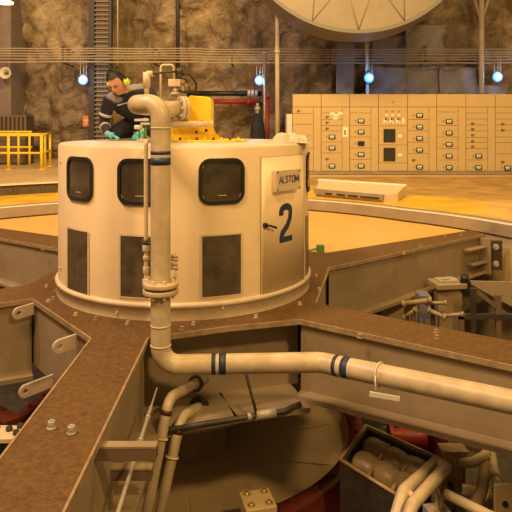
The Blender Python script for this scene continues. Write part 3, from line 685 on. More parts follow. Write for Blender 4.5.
tr=skin([[(pel,.125),(hipR,.112),(L3(hipR,knR,.5),.095),(knR+Vector((0,0,.015)),.078),(L3(knR,anR,.5)+Vector((0,0,.02)),.072),(anR+Vector((0,0,.02)),.058)],[(pel,.125),(hipL,.112),(L3(hipL,knL,.5),.095),(knL+Vector((0,0,.015)),.078),(L3(knL,anL,.5)+Vector((0,0,.02)),.072),(anL+Vector((0,0,.02)),.058)]])
for v in tr.v: v.z=max(v.z,ZR+.001)
obj('trousers',tr,M['navy'],wk,weld=False)
for an,dx in ((anR,-.02),(anL,.03)):
    m=skin([[(an+Vector((0,-.02,.02)),.05),(an+Vector((dx,.06,.01)),.05),(an+Vector((dx*1.5,.13,.0)),.042)]])
    for v in m.v: v.z=max(v.z,ZR+.001)
    obj('boot',m,M['black'],wk,weld=False)
def hand(wr,dirv,nrm,thumb,curl,flipname):
    d=dirv.normalized(); nv_=(nrm-d*nrm.dot(d)).normalized(); s_=d.cross(nv_)*thumb
    pal=[(wr-d*.05,.030),(wr,.028),(wr+d*.045,(.040)),(wr+d*.085,.036)]
    m=skin([pal])
    for k,(off,L) in enumerate(((.030,.072),(.010,.082),(-.010,.076),(-.028,.058))):
        b0=wr+d*.06+s_*off*.8; b1=wr+d*.098+s_*off
        d2=(d*math.cos(curl)-nv_*math.sin(curl)); d3=(d*math.cos(curl*2.1)-nv_*math.sin(curl*2.1))
        q1=b1+d2*L*.5; q2=q1+d3*L*.5
        f_=skin([[(b0,.010),(b1,.0105),(q1,.0095),(q2,.0080)]]); m.add(f_.v,f_.f,0,True)
    b0=wr+d*.02+s_*.022; b1=wr+d*.055+s_*.052-nv_*.010; q=wr+d*.090+s_*.056-nv_*.028
    f_=skin([[(b0,.015),(b1,.012),(q,.0095)]]); m.add(f_.v,f_.f,0,True)
    for v in m.v: v.z=max(v.z,ZR+.002)
    obj('glove',m,M['glove'],wk,weld=False)['label']=flipname
hand(wrR,Vector((.16,-.06,-.045)),Vector((0,.1,1)),1,.35,'turquoise rubber glove')
hand(wrL,Vector((-.06,-.08,-.05)),Vector((.4,.1,1)),-1,.75,'turquoise rubber glove')
# putty knife in the hand
m=MB(); m.bar(wrR+Vector((.12,-.07,-.058)),wrR+Vector((.24,-.09,-.066)),.014,.018); m.extr([(0,-.01),(.09,-.035),(.09,.035),(0,.01)],wrR+Vector((.235,-.09,-.068)),Vector((1,-.1,-.02)),Vector((0,1,0)),Vector((0,0,.003)))
for v in m.v: v.z=max(v.z,ZR+.003)
tag(obj('scraper',m,mat('wood_handle',(.16,.07,.03),.5)),'dark scraper in gloved hand of the kneeling worker','tool')

# ------------------------------------------------------------------ switchgear
CD=17.6; sc=CD/F
cabs=[ # px left, px right, rows, meters(px,py,kind), knobs(px,py), label
 (292.5,321.2,[107,113.5,124.5,136,148,160,171],[],[(298,111)],'plain pale yellow switchgear cabinet without meters beside the cream rag'),
 (321.2,349.8,[107,113,119.5,125.5,131,142,153,171],[(332,137,0),(332,148,0),(332,166,0)],[(326.5,117),(326.5,122.5),(326.5,128.5),(326.5,159)],'switchgear cabinet with white sticker on its narrow side door and three low meters'),
 (349.8,378.6,[107,113,125.5,137,148,159.5,171],[(361,121,1),(361,132,0),(361,143.5,2),(361,154.5,0),(361,166,0)],[],'switchgear cabinet with column of five meters, one of them solid black'),
 (378.6,407.6,[107,126,145,163,171],[],[],'switchgear cabinet with two large square black screens'),
 (407.6,436.8,[107,119.5,130.8,142.2,153.5,171],[(419.5,115.5,0),(419.5,127,0),(419.5,138.5,0),(419.5,150,0),(419.5,167,0)],[(413,160)],'switchgear cabinet with five meters, just right of the one with black screens'),
 (436.8,466,[107,112,125.5,137,148.5,160,171],[(449,121.5,0),(449,133,0),(449,144.5,1),(449,156,1),(449,167.5,0)],[],'switchgear cabinet with five meters starting below a narrow blank drawer'),
 (466,495.4,[107,113,119,125,131,137.5,142.5,148.5,160,171],[(478.5,156,1),(478.5,167.5,0)],[(472,123.5),(472,129),(472,135),(472,141),(472,146.5)],'switchgear cabinet with a column of small knobs over two meters'),
 (495.4,524.6,[107,113,119,125,131,137,142.5,154,171],[(507.5,168,1)],[(502,124),(502,130),(502,162)],'switchgear cabinet cut by right edge of view with one low meter')]
zy=lambda py: CH-(py-HY)*sc
xx_=lambda px: (px-256)*sc
KBOT=zy(171.3); KTOP=zy(94.3)
mb=MB(); mb.b2((xx_(286),17.25,FL-.02),(xx_(560),18.7,KBOT-.05)); mb.b2((xx_(286),17.22,KBOT-.05),(xx_(560),18.7,KBOT),1); struct('trim_6',mb,[M['cab'],M['kerb']])
for ci,(x0,x1,rows,meters,knobs,lab) in enumerate(cabs):
    X0,X1=xx_(x0)+.004,xx_(x1)-.004; xm=X0+(X1-X0)*.735
    t=thing('switchgear_cabinet',lab,'electrical cabinet',((X0+X1)/2,CD+.4,KBOT),'switchgear cabinets along the rock wall')
    m=MB(); m.b2((X0,CD+.022,KBOT),(X1,CD+.8,KTOP)); obj('body',m,M['cabgap'],t)
    m=MB(); m.b2((X0+.004,CD,zy(107)+.008),(X1-.004,CD+.03,KTOP-.004)); tp=obj('top_panel',m,M['cab'],t,bev=.004)
    m=MB(); m.b2(((X0+X1)/2-.07,CD+.05,KTOP),((X0+X1)/2+.07,CD+.12,KTOP+.03)); obj('lifting_bar',m,M['dark'],t)
    m=MB(); m.b2((X0+.004,CD+.021,KTOP-.003),(X1-.004,CD+.802,KTOP+.004)); obj('roof_panel',m,M['cab'],t)
    wide = ci==3
    xr = X1-.004 if wide else xm-.006
    if not wide:
        m=MB(); m.b2((xm+.004,CD,KBOT+.006),(X1-.004,CD+.03,zy(107)-.006)); sd=obj('side_door',m,M['cab'],t,bev=.004)
        m=MB()
        for k in range(7): m.b2((xm-.004,CD-.012,KBOT+.10+k*.27),(xm+.012,CD+.004,KBOT+.14+k*.27))
        obj('hinge',m,M['cabgap'],sd)
        if ci==1:
            m=MB(); m.b2((xx_(342.5),CD-.004,zy(137)),(xx_(348),CD,zy(127))); m.b2((xx_(344),CD-.006,zy(135)),(xx_(346),CD-.003,zy(130)),1); obj('sticker',m,[M['label'],M['cabgap']],sd)
    drawers=[]
    for r0,r1 in zip(rows,rows[1:]):
        m=MB(); m.b2((X0+.004,CD,zy(r1)+.005),(xr,CD+.03,zy(r0)-.005)); drawers.append((r0,r1,obj('drawer',m,M['cab'],t,bev=.004)))
    def host(py): return next((d for a,b,d in drawers if a<=py<b),tp)
    for px,py,kd in meters:
        cx,cz=xx_(px),zy(py); hw,hh=.098,.068; m=MB(); pts=[]
        for sx,sz,a in ((1,1,0),(-1,1,1),(-1,-1,2),(1,-1,3)):
            for q in range(4):
                th=PI/2*(a+q/3); pts.append((sx*(hw-.035)+.035*math.cos(th),sz*(hh-.035)+.035*math.sin(th)))
        m.extr(pts,(cx,CD,cz),(1,0,0),(0,0,1),(0,-.02,0)); me_=obj('meter',m,M['meterk'],host(py))
        m=MB(); hp_=host(py)
        if kd!=2:
            m.b2((cx-.066,CD-.024,cz-.012),(cx+.066,CD-.0195,cz+.044)); 
            m.b2((cx-.05,CD-.024,cz-.045),(cx-.012,CD-.0195,cz-.02)); m.b2((cx+.012,CD-.024,cz-.045),(cx+.05,CD-.0195,cz-.02))
            m.extr([(-.035,-.008),(-.025,-.008),(.012,.036),(.002,.036)],(cx,CD-.0265,cz),(1,0,0),(0,0,1),(0,-.001,0),1)
            m.extr([(.02,-.010),(.055,-.010),(.0375,.02)],(cx,CD-.0265,cz),(1,0,0),(0,0,1),(0,-.001,0),2)
        else: m.b2((cx-.06,CD-.022,cz-.04),(cx+.06,CD-.0195,cz+.04),1)
        # sub-part depth limit: faces belong to the drawer
        obj('meter_face',m,[M['meterw'],M['meterk'],M['green']],hp_)
        m=MB(); m.cyl((cx-.16,CD,cz+.02),(cx-.16,CD-.02,cz+.02),.018,n=12); m.b2((cx-.172,CD-.01,cz-.03),(cx-.148,CD,cz-.005)); obj('switch',m,M['cabgap'],hp_)
    for px,py in knobs:
        m=MB(); m.cyl((xx_(px),CD,zy(py)),(xx_(px),CD-.03,zy(py)),.032,n=14); m.b2((xx_(px)+.04,CD-.006,zy(py)-.012),(xx_(px)+.075,CD,zy(py)+.02)); obj('knob',m,M['brownbox'],host(py))
    if ci==1:
        m=MB()
        for k,(a,b) in enumerate(((330,112.5),(334,114),(338,112),(333,117))): m.b2((xx_(a),CD-.005-k*.001,zy(b+2.5)),(xx_(a)+.13,CD,zy(b)))
        obj('sticker',m,M['label'],drawers[0][2])
    if wide:
        m=MB(); m.b2((xx_(381.5),CD-.002,zy(124.5)),(xx_(405.5),CD+.002,zy(109.5)),2)
        for px in (386.5,392.5,399):
            for k,py in enumerate((111.5,115,119,122.5)): m.b2((xx_(px-(1.2 if k!=2 else 2)),CD-.006,zy(py+1)),(xx_(px+(1.2 if k!=2 else 2)),CD,zy(py-1)),k%2)
        for px in (383.5,389.5,396,402): m.b2((xx_(px),CD-.006,zy(123.5)),(xx_(px+2.5),CD,zy(118)),1)
        obj('mimic_diagram',m,[M['cabgap'],M['label'],M['cab']],drawers[0][2])
        m=MB(); m.extr([(-.04,-.03),(.04,-.03),(0,.04)],(xx_(393),CD,zy(102)),(1,0,0),(0,0,1),(0,-.005,0)); obj('warning_sign',m,M['cabgap'],tp)
        for k,py in enumerate((135.5,154.3)):
            m=MB(); m.b2((xx_(383.5),CD-.03,zy(py+6.5)),(xx_(395),CD,zy(py-6.5))); m.b2((xx_(384.5),CD-.034,zy(py+5.5)),(xx_(394),CD-.029,zy(py-5.5)),1); obj('screen',m,[M['meterk'],M['screen']],drawers[1+k][2])
            m=MB(); m.b2((xx_(398),CD-.006,zy(py+2)),(xx_(402),CD,zy(py-1))); obj('label_plate',m,M['label'],drawers[1+k][2])
mb=MB(); mb.b2((xx_(286.5),CD+.02,KBOT),(xx_(292.3),CD+.7,zy(114))); tag(obj('end_box',mb,M['whitep'],bev=.01),'narrow pale box against left end of the switchgear row','box')

# long cover panel lying on the hall floor
cpn=thing('cover_panel','long pale cover panel with slotted edge lying on the hall floor before the switchgear','panel',(1.75,12.8,FL))
c0=on(316,192.5,FL+.0); c1=on(385,200.5,FL); c2=on(402,201,FL)
p0=Vector((1.28,11.95,0)); p1_=Vector((2.66,10.95,0))
q0=on(316,196,FL); q1=on(384,202.5,FL); r0=on(319,180.5,FL+.22); r1=on(405,186,FL+.22); q2=on(398,201.5,FL)
def P(v,z): return Vector((v.x,v.y,z))
m=MB(); m.add([P(q0,FL+.14),P(q1,FL+.14),P(q2,FL+.16),P(r1,FL+.22),P(r0,FL+.22),P(q0,FL),P(q1,FL),P(q2,FL),P(r1,FL),P(r0,FL)],
  [(0,1,2,3,4),(5,6,1,0),(6,7,2,1),(7,8,3,2),(8,9,4,3),(9,5,0,4)]); obj('sheet',m,M['cream2'],cpn)
m=MB(); dd=(q1-q0).normalized(); nn=Vector((dd.y,-dd.x,0)); m.bar(P(q0,FL+.10)+nn*.02,P(q1,FL+.10)+nn*.02,.10,.10); obj('rail',m,M['kerb'],cpn)
m=MB()
for t0,t1 in ((.18,.28),(.36,.48),(.52,.66),(.70,.96)): m.bar(P(q0.lerp(q1,t0),FL+.085)+nn*.075,P(q0.lerp(q1,t1),FL+.085)+nn*.075,.05,.02)
obj('slot',m,M['black'],cpn)
m=MB(); 
for k in range(26): 
    a=r0.lerp(r1,(k+.5)/26); m.ball(P(a,FL+.23)-Vector((0,.05,0)),.055,(1.5,1,.7),8)
m.bar(P(r0,FL+.21),P(r1,FL+.21),.12,.04); obj('rolled_edge',m,M['whitep'],cpn)

# ------------------------------------------------------------------ railing and left background
rl=thing('guard_rail','bright yellow tubular guard rail on the raised platform at far left','railing',(-6.6,16.6,.39))
RD=16.7; rsx=RD/F; RX=lambda px:(px-256)*rsx
zt_,zm_,zb_=CH-(134.8-HY)*rsx,CH-(153-HY)*rsx,.39
def rail(mb,pts,r): mb.tube(pts,r,10)
corner=(RX(41.5),RD); ret=((50-256)*(RD+1.1)/F,RD+1.1)
m=MB(); rail(m,[(RX(-40),RD,zt_),(*corner,zt_)],.035); m.b2((RX(-40),RD-.03,zt_-.035),(corner[0],RD+.03,zt_+.045)); obj('top_rail',m,M['ryellow'],rl)
m=MB(); rail(m,[(RX(-40),RD,zm_),(*corner,zm_)],.03); obj('mid_rail',m,M['ryellow'],rl)
m=MB(); rail(m,[(*corner,zt_),(*ret,zt_+.03)],.03); obj('top_rail',m,M['ryellow'],rl)
m=MB(); rail(m,[(*corner,zm_),(*ret,zm_+.02)],.03); obj('mid_rail',m,M['ryellow'],rl) 
for x,y in ((RX(-30),RD),(RX(8.5),RD),corner,((45-256)*(RD+.45)/F,RD+.45),ret):
    m=MB(); m.tube([(x,y,zb_),(x,y,zt_)],.042 if y==RD else .034,10); m.cyl((x,y,zb_),(x,y,zb_+.02),.10,n=12); obj('post',m,M['ryellow'],rl)
BX=lambda px:(px-256)*(RD+1.4)/F
bk=[(BX(-20),RD+1.4),(BX(18.5),RD+1.4),(BX(29.5),RD+1.4)]
m=MB(); m.tube([(RX(-40)-.4,RD+1.4,zt_+.06),(BX(32),RD+1.4,zt_+.06)],.03,10); m.tube([(RX(-40)-.4,RD+1.4,zm_+.10),(BX(32),RD+1.4,zm_+.10)],.03,10)
for x,y in bk: m.tube([(x,y,.39),(x,y,zt_+.06)],.035,10)
tag(obj('guard_rail',m,M['ryellow']),'second yellow rail seen through the front rail at far left','railing')
lv=thing('louvred_cabinet','brown cabinet with upright louvre bars behind the yellow guard rail','cabinet',(-7.2,18.8,.39))
x0,x1=(-6-256)*18.5/F,(25.5-256)*18.5/F
m=MB(); m.b2((x0,18.62,.39),(x1,19.2,1.86)); obj('body',m,mat('louvre_back',(.075,.05,.035),.7),lv)
m=MB(); 
for k in range(8): xx=x0+.03+(x1-x0-.06)*k/7; m.b2((xx-.030,18.55,1.32),(xx+.030,18.64,1.84))
m.b2((x0,18.56,1.82),(x1,18.64,1.88)); m.b2((x0,18.56,1.28),(x1,18.64,1.34)); obj('louvre_bar',m,M['brownbox'],lv)
m=MB(); m.b2((x0+.03,18.58,.45),((x0+x1)/2-.015,18.63,1.26)); m.b2(((x0+x1)/2+.015,18.58,.45),(x1-.03,18.63,1.26)); obj('door',m,M['brownbox'],lv)

WY=20.05
def wx(px,d=WY): return (px-256)*d/F
def wz(py,d=WY): return CH-(py-HY)*d/F
# cable ladder
cl=thing('cable_ladder','tall vertical cable ladder rack fixed to rock wall behind the worker','cable rack',(wx(100),WY,FL))
m=MB(); m.b2((wx(89.3),WY-.1,FL),(wx(95),WY+.12,7.5)); obj('rail',m,M['dark'],cl)
m=MB(); m.b2((wx(109.3),WY-.1,FL),(wx(112),WY+.12,7.5)); obj('rail',m,M['dark'],cl)
for k in range(46):
    z=.9+k*.146; m=MB(); m.b2((wx(95)-.02,WY-.06,z),(wx(109.3)+.02,WY-.02,z+.045)); obj('rung',m,M['rung'],cl)
rc=mat('rack_cable',(.20,.145,.11),.6)
for k in range(7): m=MB(); x=wx(96.5+1.9*k); m.tube([(x+.03*noise.noise(Vector((k,z*.5,0))),WY+.03,z) for z in [FL+i*.5 for i in range(15)]],.028,6); obj('cable',m,rc,cl)
for z in (1.2,3.2,5.2,7.2): m=MB(); m.b2((wx(91),WY+.10,z),(wx(94),WY+.9,z+.06)); obj('wall_bracket',m,M['dark'],cl)
# cables strung along the wall
ords=['topmost','second from top','third from top','fourth from top','fifth from top','lowest']
for k,py in enumerate((48.5,51,53.6,56.2,58.8,62)):
    m=MB(); D=19.55; pts=[(x,D,wz(py+ (.8 if -2<x else 0),D)+.02*noise.noise(Vector((x*.7,k*3.1,0)))) for x in [-10+.5*i for i in range(41)]]; m.tube(pts,.020 if k<5 else .026,6)
    tag(obj('cable',m,M['cable']),ords[k]+' of the six cables strung level along the rock wall','cable','cables along the rock wall')
for px,lab in ((63,'left of the cable ladder'),(153,'above the raised pipe work behind the worker'),(232,'left of the slim tall pole'),(330,'over the switchgear, below the pale dish'),(425,'over the switchgear in front of grey sheeting')):
    m=MB(); D=19.6; x=wx(px,D); m.b2((x-.03,D-.06,wz(64,D)),(x+.03,D-.02,wz(46.5,D))); m.b2((x-.025,D-.02,wz(48,D)),(x+.025,20.9,wz(47,D))); m.b2((x-.025,D-.02,wz(63.5,D)),(x+.025,20.9,wz(62.5,D)))
    tag(obj('cable_bracket',m,M['dark']),'dark cable bracket on the rock wall '+lab,'bracket','brackets holding the cables')
# dark conduits on the wall
m=MB(); m.tube([(wx(178),20.0,wz(72)),(wx(178),20.0,7.5)],.065,12); m.tube([(wx(178),20.0,3),(wx(178),20.9,3)],.04); m.tube([(wx(178),20.0,5.5),(wx(178),20.9,5.5)],.04)
tag(obj('conduit',m,M['dark']),'dark vertical conduit on rock wall above the yellow block','pipe')
m=MB(); m.tube([(wx(118),20.0,wz(66)),(wx(118),20.0,7.5)],.03,8); m.tube([(wx(118),20.0,4),(wx(118),21.5,4)],.02); tag(obj('conduit',m,M['steel']),'thin grey conduit just right of the cable ladder','pipe')
# horizontal pipes on the wall
bp=thing('water_pipe','black horizontal pipe with flanged joint on the rock wall right of the yellow block','pipe',(wx(225),20.0,2.5))
m=MB(); z=wz(93.5); m.tube([(wx(188),20.0,z),(wx(262),20.0,z)],.085,16); obj('tube',m,M['black'],bp)
m=MB(); m.cyl((wx(247.5),20,z),(wx(250.5),20,z),.13); m.cyl((wx(251),20,z),(wx(254),20,z),.13); m.cyl((wx(255),20,z),(wx(257.5),20,z),.11); obj('flange',m,M['steel'],bp)
m=MB(); m.tube([(wx(205),20,z),(wx(205),20.9,z)],.04); m.tube([(wx(240),20,z),(wx(240),20.9,z)],.04); obj('wall_bracket',m,M['dark'],bp)
m=MB(); z=wz(101.5); m.tube([(wx(205),20.05,z),(wx(256),20.05,z)],.075,14); m.cyl((wx(247),20.05,z),(wx(250),20.05,z),.11); m.tube([(wx(230),20.05,z),(wx(230),20.9,z)],.04); tag(obj('fire_pipe',m,M['redpipe']),'red horizontal pipe running below the black one on the rock wall','pipe')
m=MB(); x=wx(267,19.6); m.tube([(x,19.6,FL),(x,19.6,wz(97,19.6))],.075,14); m.cyl((x,19.6,wz(98,19.6)),(x,19.6,wz(96,19.6)),.10); tag(obj('fire_pipe',m,M['redpipe']),'red upright pipe standing just left of the slim tall pole','pipe')
m=MB(); x=wx(264.5,19.5); m.tube([(x,19.45,FL),(x,19.45,wz(52,19.5))],.035,10); m.cyl((x,19.45,wz(54,19.5)),(x,19.45,wz(52,19.5)),.07); tag(obj('conduit',m,M['steel']),'grey conduit rising to the cables beside the red upright pipe','pipe')
hy=thing('covered_hydrant','pale hydrant neck draped in a dark navy cover behind the housing roof','hydrant',(wx(257.5,19.2),19.2,FL))
cxh=wx(257.5,19.2); m=MB(); m.lathe([(.20,FL),(.23,1.0),(.225,1.35),(.20,1.6),(.13,1.88),(.06,1.96)],(cxh,19.2,0),24); 
for v in m.v:
    a=math.atan2(v.y-19.2,v.x-cxh); k=1+.06*math.sin(a*7)+.03*math.sin(a*3+1); v.x=cxh+(v.x-cxh)*k; v.y=19.2+(v.y-19.2)*k
obj('cover',m,M['navy'],hy)
m=MB(); m.cyl((cxh,19.2,1.92),(cxh,19.2,2.18),.07); m.cyl((cxh,19.2,2.06),(cxh,19.2,2.12),.10); m.cyl((cxh,19.2,2.18),(cxh,19.2,2.26),.05); obj('neck',m,M['steel'],hy)
# slim tall pole, pole with struts
m=MB(); D=17.2; x=(277.3-256)*D/F; m.tube([(x,D,FL),(x,D,7.6)],.062,14); m.cyl((x,D,FL),(x,D,FL+.03),.16); m.cyl((x,D,3.6),(x,D,3.68),.085); tag(obj('pole',m,M['pole']),'slim pale tall pole left of the switchgear row','pole')
sp=thing('strut_pole','pale tall pole with V struts at its top behind right end of switchgear','pole',((481.5-256)*19.2/F,19.2,FL))
x=(481.5-256)*19.2/F; m=MB(); m.tube([(x,19.2,FL),(x,19.2,7.6)],.082,14); m.cyl((x,19.2,FL),(x,19.2,FL+.03),.2); obj('post',m,M['pole'],sp)
m=MB(); zj=CH-(24-HY)*19.2/F; m.tube([(x,19.2,zj),(x+.36,19.2,zj+1.3)],.04,10); obj('strut',m,M['pole'],sp)
m=MB(); m.tube([(x,19.2,zj),(x-.36,19.2,zj+1.3)],.04,10); obj('strut',m,M['cable'],sp)
# loudspeaker horn and sign, warm flood lamp
hs=thing('horn_speaker','pale round horn loudspeaker on the concrete pillar at far left','loudspeaker',(wx(5,19.6),19.8,wz(73,19.6)-.2))
c=Vector((wx(5,19.5),19.5,wz(73,19.5))); m=MB()
prof=[(.06,.36),(.07,.22),(.10,.12),(.19,.0),(.165,.0),(.07,.12),(.03,.2)]; n=24
rings=[[c+Vector((r*math.cos(2*PI*i/n),y,r*math.sin(2*PI*i/n))) for i in range(n)] for r,y in prof]
for a,b in zip(rings,rings[1:]): loft(m,a,b,sm=True)
obj('horn',m,M['whitep'],hs)
m=MB(); m.cyl(c+Vector((0,.30,0)),c+Vector((0,.62,0)),.035); m.tube([c+Vector((0,.3,.05)),c+Vector((0,.3,.55))],.015); obj('bracket',m,M['steel'],hs)
m=MB(); m.ball(c+Vector((0,.06,0)),.045,(1,1.5,1)); obj('driver',m,M['brownbox'],hs)
m=MB(); x,z=wx(86.3,20),wz(121,20); m.b2((x-.115,20.0,z-.17),(x+.115,20.03,z+.17)); m.b2((x-.05,20.03,z-.10),(x+.05,20.9,z+.10),1); m.b2((x-.07,19.99,z-.02),(x+.07,20.0,z+.05),2); m.b2((x-.03,19.985,z-.11),(x+.03,20.0,z-.05),2); tag(obj('sign',m,[M['orange'],M['dark'],mat('sign_mark',(.75,.45,.25),.6)]),'small orange sign on rock wall left of the cable ladder','sign')
fl=thing('flood_lamp','glowing warm flood lamp in the top left corner','lamp',(wx(8,18.5),18.5,wz(0,18.5)))
c=Vector((wx(6,18.5),18.4,wz(3.5,18.5))); m=MB(); m.cyl(c+Vector((0,0,.02)),c+Vector((0,.05,.30)),.26,.10); m.cyl(c+Vector((0,.05,.30)),c+Vector((0,.05,.55)),.10); obj('shade',m,M['steel'],fl)
m=MB(); m.cyl(c+Vector((0,0,-.02)),c+Vector((0,0,.022)),.24,.25); obj('lens',m,M['lampwarm'],fl)
m=MB(); m.tube([c+Vector((0,.05,.4)),c+Vector((0,.4,.6)),c+Vector((0,1.7,.6))],.03); obj('arm',m,M['steel'],fl)
# four blue-white wall lamps
def wall_lamp(px,py,lab,D=19.7,stems=True):
    x,z=wx(px,D),wz(py,D); t=thing('wall_lamp',lab,'lamp',(x,D,z),'blue white lamps along the rock wall')
    m=MB(); m.ball((x,D,z),.155,(1,.7,1),14); obj('halo_bulb',m,M['lamphalo'],t)  # oversized blue ball: lamp plus its halo, built as a shape
    m=MB(); m.ball((x,D-.095,z),.05,(1,.7,1),12); obj('lens',m,M['lampcore'],t)
    m=MB(); m.cyl((x,D+.02,z+.06),(x,D+.02,z+.20),.08,.05); m.cyl((x,D+.02,z-.12),(x,D+.02,z-.09),.09); m.tube([(x,D+.1,z),(x,D+.1,z+.15),(x,D+.4,z+.15),(x,20.9,z+.15)],.02); obj('fitting',m,M['steel'],t)
    m=MB()
    for dx in (-.09,.02,.10): m.tube([(x+dx,D+.02,z+.12),(x+dx,D+.02,wz(58,D))],.014,8)
    obj('stem',m,M['cable'],t)
    l=bpy.data.lights.new('lamp_light','POINT'); l.energy=20; l.color=(.12,.45,1.0); l.shadow_soft_size=.1; lo=bpy.data.objects.new('lamp_light',l); COL.objects.link(lo); lo.location=(x,D-.25,z); lo.parent=t; lo.location=lo.location-t.location
wall_lamp(83,80,'blue white wall lamp left of the cable ladder')
wall_lamp(259.5,80.5,'blue white wall lamp above the navy covered hydrant')
wall_lamp(369,78,'blue white wall lamp under the pale dish, over the cabinet with a black meter',19.3)
wall_lamp(497.5,77,'blue white wall lamp right of the pole with V struts',19.3)
m=MB(); x=wx(367.5,19.4); m.tube([(x-.02,19.42,wz(70,19.4)),(x-.02,19.42,wz(36,19.4))],.06,10); m.tube([(x,19.42,FL),(x,19.42,wz(81,19.4))],.055,10); m.tube([(x-.02,19.42,wz(81,19.4)),(x-.02,19.42,wz(70,19.4))],.03,8)
tag(obj('pole',m,M['pole']),'pale post carrying the blue white lamp under the dish','pole')

# grey sheets hung on the rock
def tarp(poly,D,lab,seed):
    (x0,y0),(x1,y1),(x2,y2),(x3,y3)=[(wx(a,D),wz(b,D)) for a,b in poly]   # TL,TR,BR,BL
    m=MB(); nu,nv=22,22; g=[]
    for i in range(nu+1):
        for j in range(nv+1):
            s,t=i/nu,j/nv; x=(x0*(1-s)+x1*s)*(1-t)+(x3*(1-s)+x2*s)*t; z=(y0*(1-s)+y1*s)*(1-t)+(y3*(1-s)+y2*s)*t
            w_=.26*noise.noise(Vector((x*1.3+z*.9,z*.7-x*.4,seed)))+.16*noise.noise(Vector((x*3.4-z*2,z*2,seed+4)))+.05*math.sin((x*1.2+z)*6+seed)*t
            g.append(Vector((x,D+w_,z)))
    fs=[(i*(nv+1)+j,(i+1)*(nv+1)+j,(i+1)*(nv+1)+j+1,i*(nv+1)+j+1) for i in range(nu) for j in range(nv)]
    m.add(g,fs,0,True); o=obj('tarpaulin',m,M['tarp'],weld=False); so=o.modifiers.new('thick','SOLIDIFY'); so.thickness=.02
    tag(o,lab,'tarpaulin','grey sheets hung over the rock')
tarp([(337,42),(355,44),(352,168),(334,168)],19.95,'narrow grey hanging sheet left of the lamp post under the dish',1)
tarp([(374,39),(408,35),(408,68),(372,68)],20.15,'grey sheet hung directly below the right rim of the dish',2.2)
tarp([(406,25),(446,25),(444,66),(405,68)],19.95,'square grey sheet hung high right of the dish',3.7)
tarp([(370,66),(406,68),(404,168),(370,168)],19.9,'grey sheet low behind the cabinet with black screens',5.1)
tarp([(405,67),(440,64),(438,168),(404,168)],19.8,'grey sheet hung low between the high square sheet and switchgear',6.3)
tarp([(439,65),(477,68),(472,168),(438,168)],19.9,'grey sheet with slanted right edge, hung low left of the strut pole',7.7)
tarp([(473,86),(511,84),(510,168),(472,168)],19.75,'low grey sheet behind the strut pole at far right',8.8)

# big pale dish
DD=16.0; dk=DD/F
dc=Vector(((356-256)*dk,DD,CH-(-84.5-HY)*dk)); Rd=121*dk
ds=thing('dish_cover','huge pale faceted round dish with grey rim hanging at the top of view','dish',(dc.x,dc.y,dc.z-Rd))
tilt=Matrix.Rotation(math.radians(-7),3,'X')
def dp(r,a,y): return dc+tilt@Vector((r*math.cos(a),y,r*math.sin(a)))
m=MB(); n=64; apx=Vector((-1.6,-.0,-1.0)); R0=[dp(Rd*.975,2*PI*i/n,-.02) for i in range(n)]; R1=[dp(Rd*.55,2*PI*i/n,-.55) for i in range(n)]; R2=[dp(.05,2*PI*i/n,-.75) for i in range(n)]
n=16; R0=[dp(Rd*.972,2*PI*i/64,-.02) for i in range(64)]; Q1=[dp(Rd*.62,2*PI*(i+.5)/n,-.42) for i in range(n)]; Q2=[dp(.02,0,-.62)]
for i in range(n):
    j=(i+1)%n
    for k in range(4): m.add([R0[(4*i+k)%64],R0[(4*i+k+1)%64],Q1[i]],[(0,1,2)])
    m.add([R0[4*j%64],Q1[i],Q1[j]],[(0,1,2)]); m.add([Q1[i],Q1[j],Q2[0]],[(0,1,2)])
obj('face',m,M['dish'],ds)
m=MB()
for i in range(n):
    j=(i+1)%n; o=Vector((0,-.012,0))
    m.tube([R0[4*i]+o,Q1[i]+o],.011,6); m.tube([R0[4*j%64]+o,Q1[i]+o],.011,6); m.tube([Q1[i]+o,Q1[j]+o],.011,6); m.tube([Q1[i]+o,Q2[0]+o],.011,6)
obj('seam',m,mat('dish_seam',(.30,.25,.19),.6),ds)
m=MB(); n=96
prof=[(Rd*.97,-.03),(Rd,-.03),(Rd*1.0,.9),(Rd*.3,1.1),(.01,1.1)]
rg=[[dp(r,2*PI*i/n,y) for i in range(n)] for r,y in prof]
for a,b in zip(rg,rg[1:]): loft(m,a,b,sm=False)
obj('rim',m,M['dishrim'],ds)
m=MB()
for px in(277.3,): 
    pass
m.tube([dc+Vector((0,.9,0)),Vector((dc.x,21.5,dc.z))],.08,10); m.tube([dc+Vector((-1.6,.9,1)),Vector((dc.x-1.6,21.5,dc.z+1))],.08,10); m.tube([dc+Vector((1.6,.9,1)),Vector((dc.x+1.6,21.5,dc.z+1))],.08,10); obj('wall_strut',m,M['steel'],ds)

gb=on(320.5,252.5,-.055); m=MB(); m.b2((gb.x-.05,gb.y-.03,-.055),(gb.x+.05,gb.y+.05,.045)); m.tube([(gb.x-.04,gb.y,.0),(gb.x-.16,gb.y-.05,-.02),(gb.x-.22,gb.y-.08,-.045)],.014,8)
tag(obj('connector_box',m,M['green'],bev=.006),'tiny dark green connector box on the floor sheet right of the housing','box')
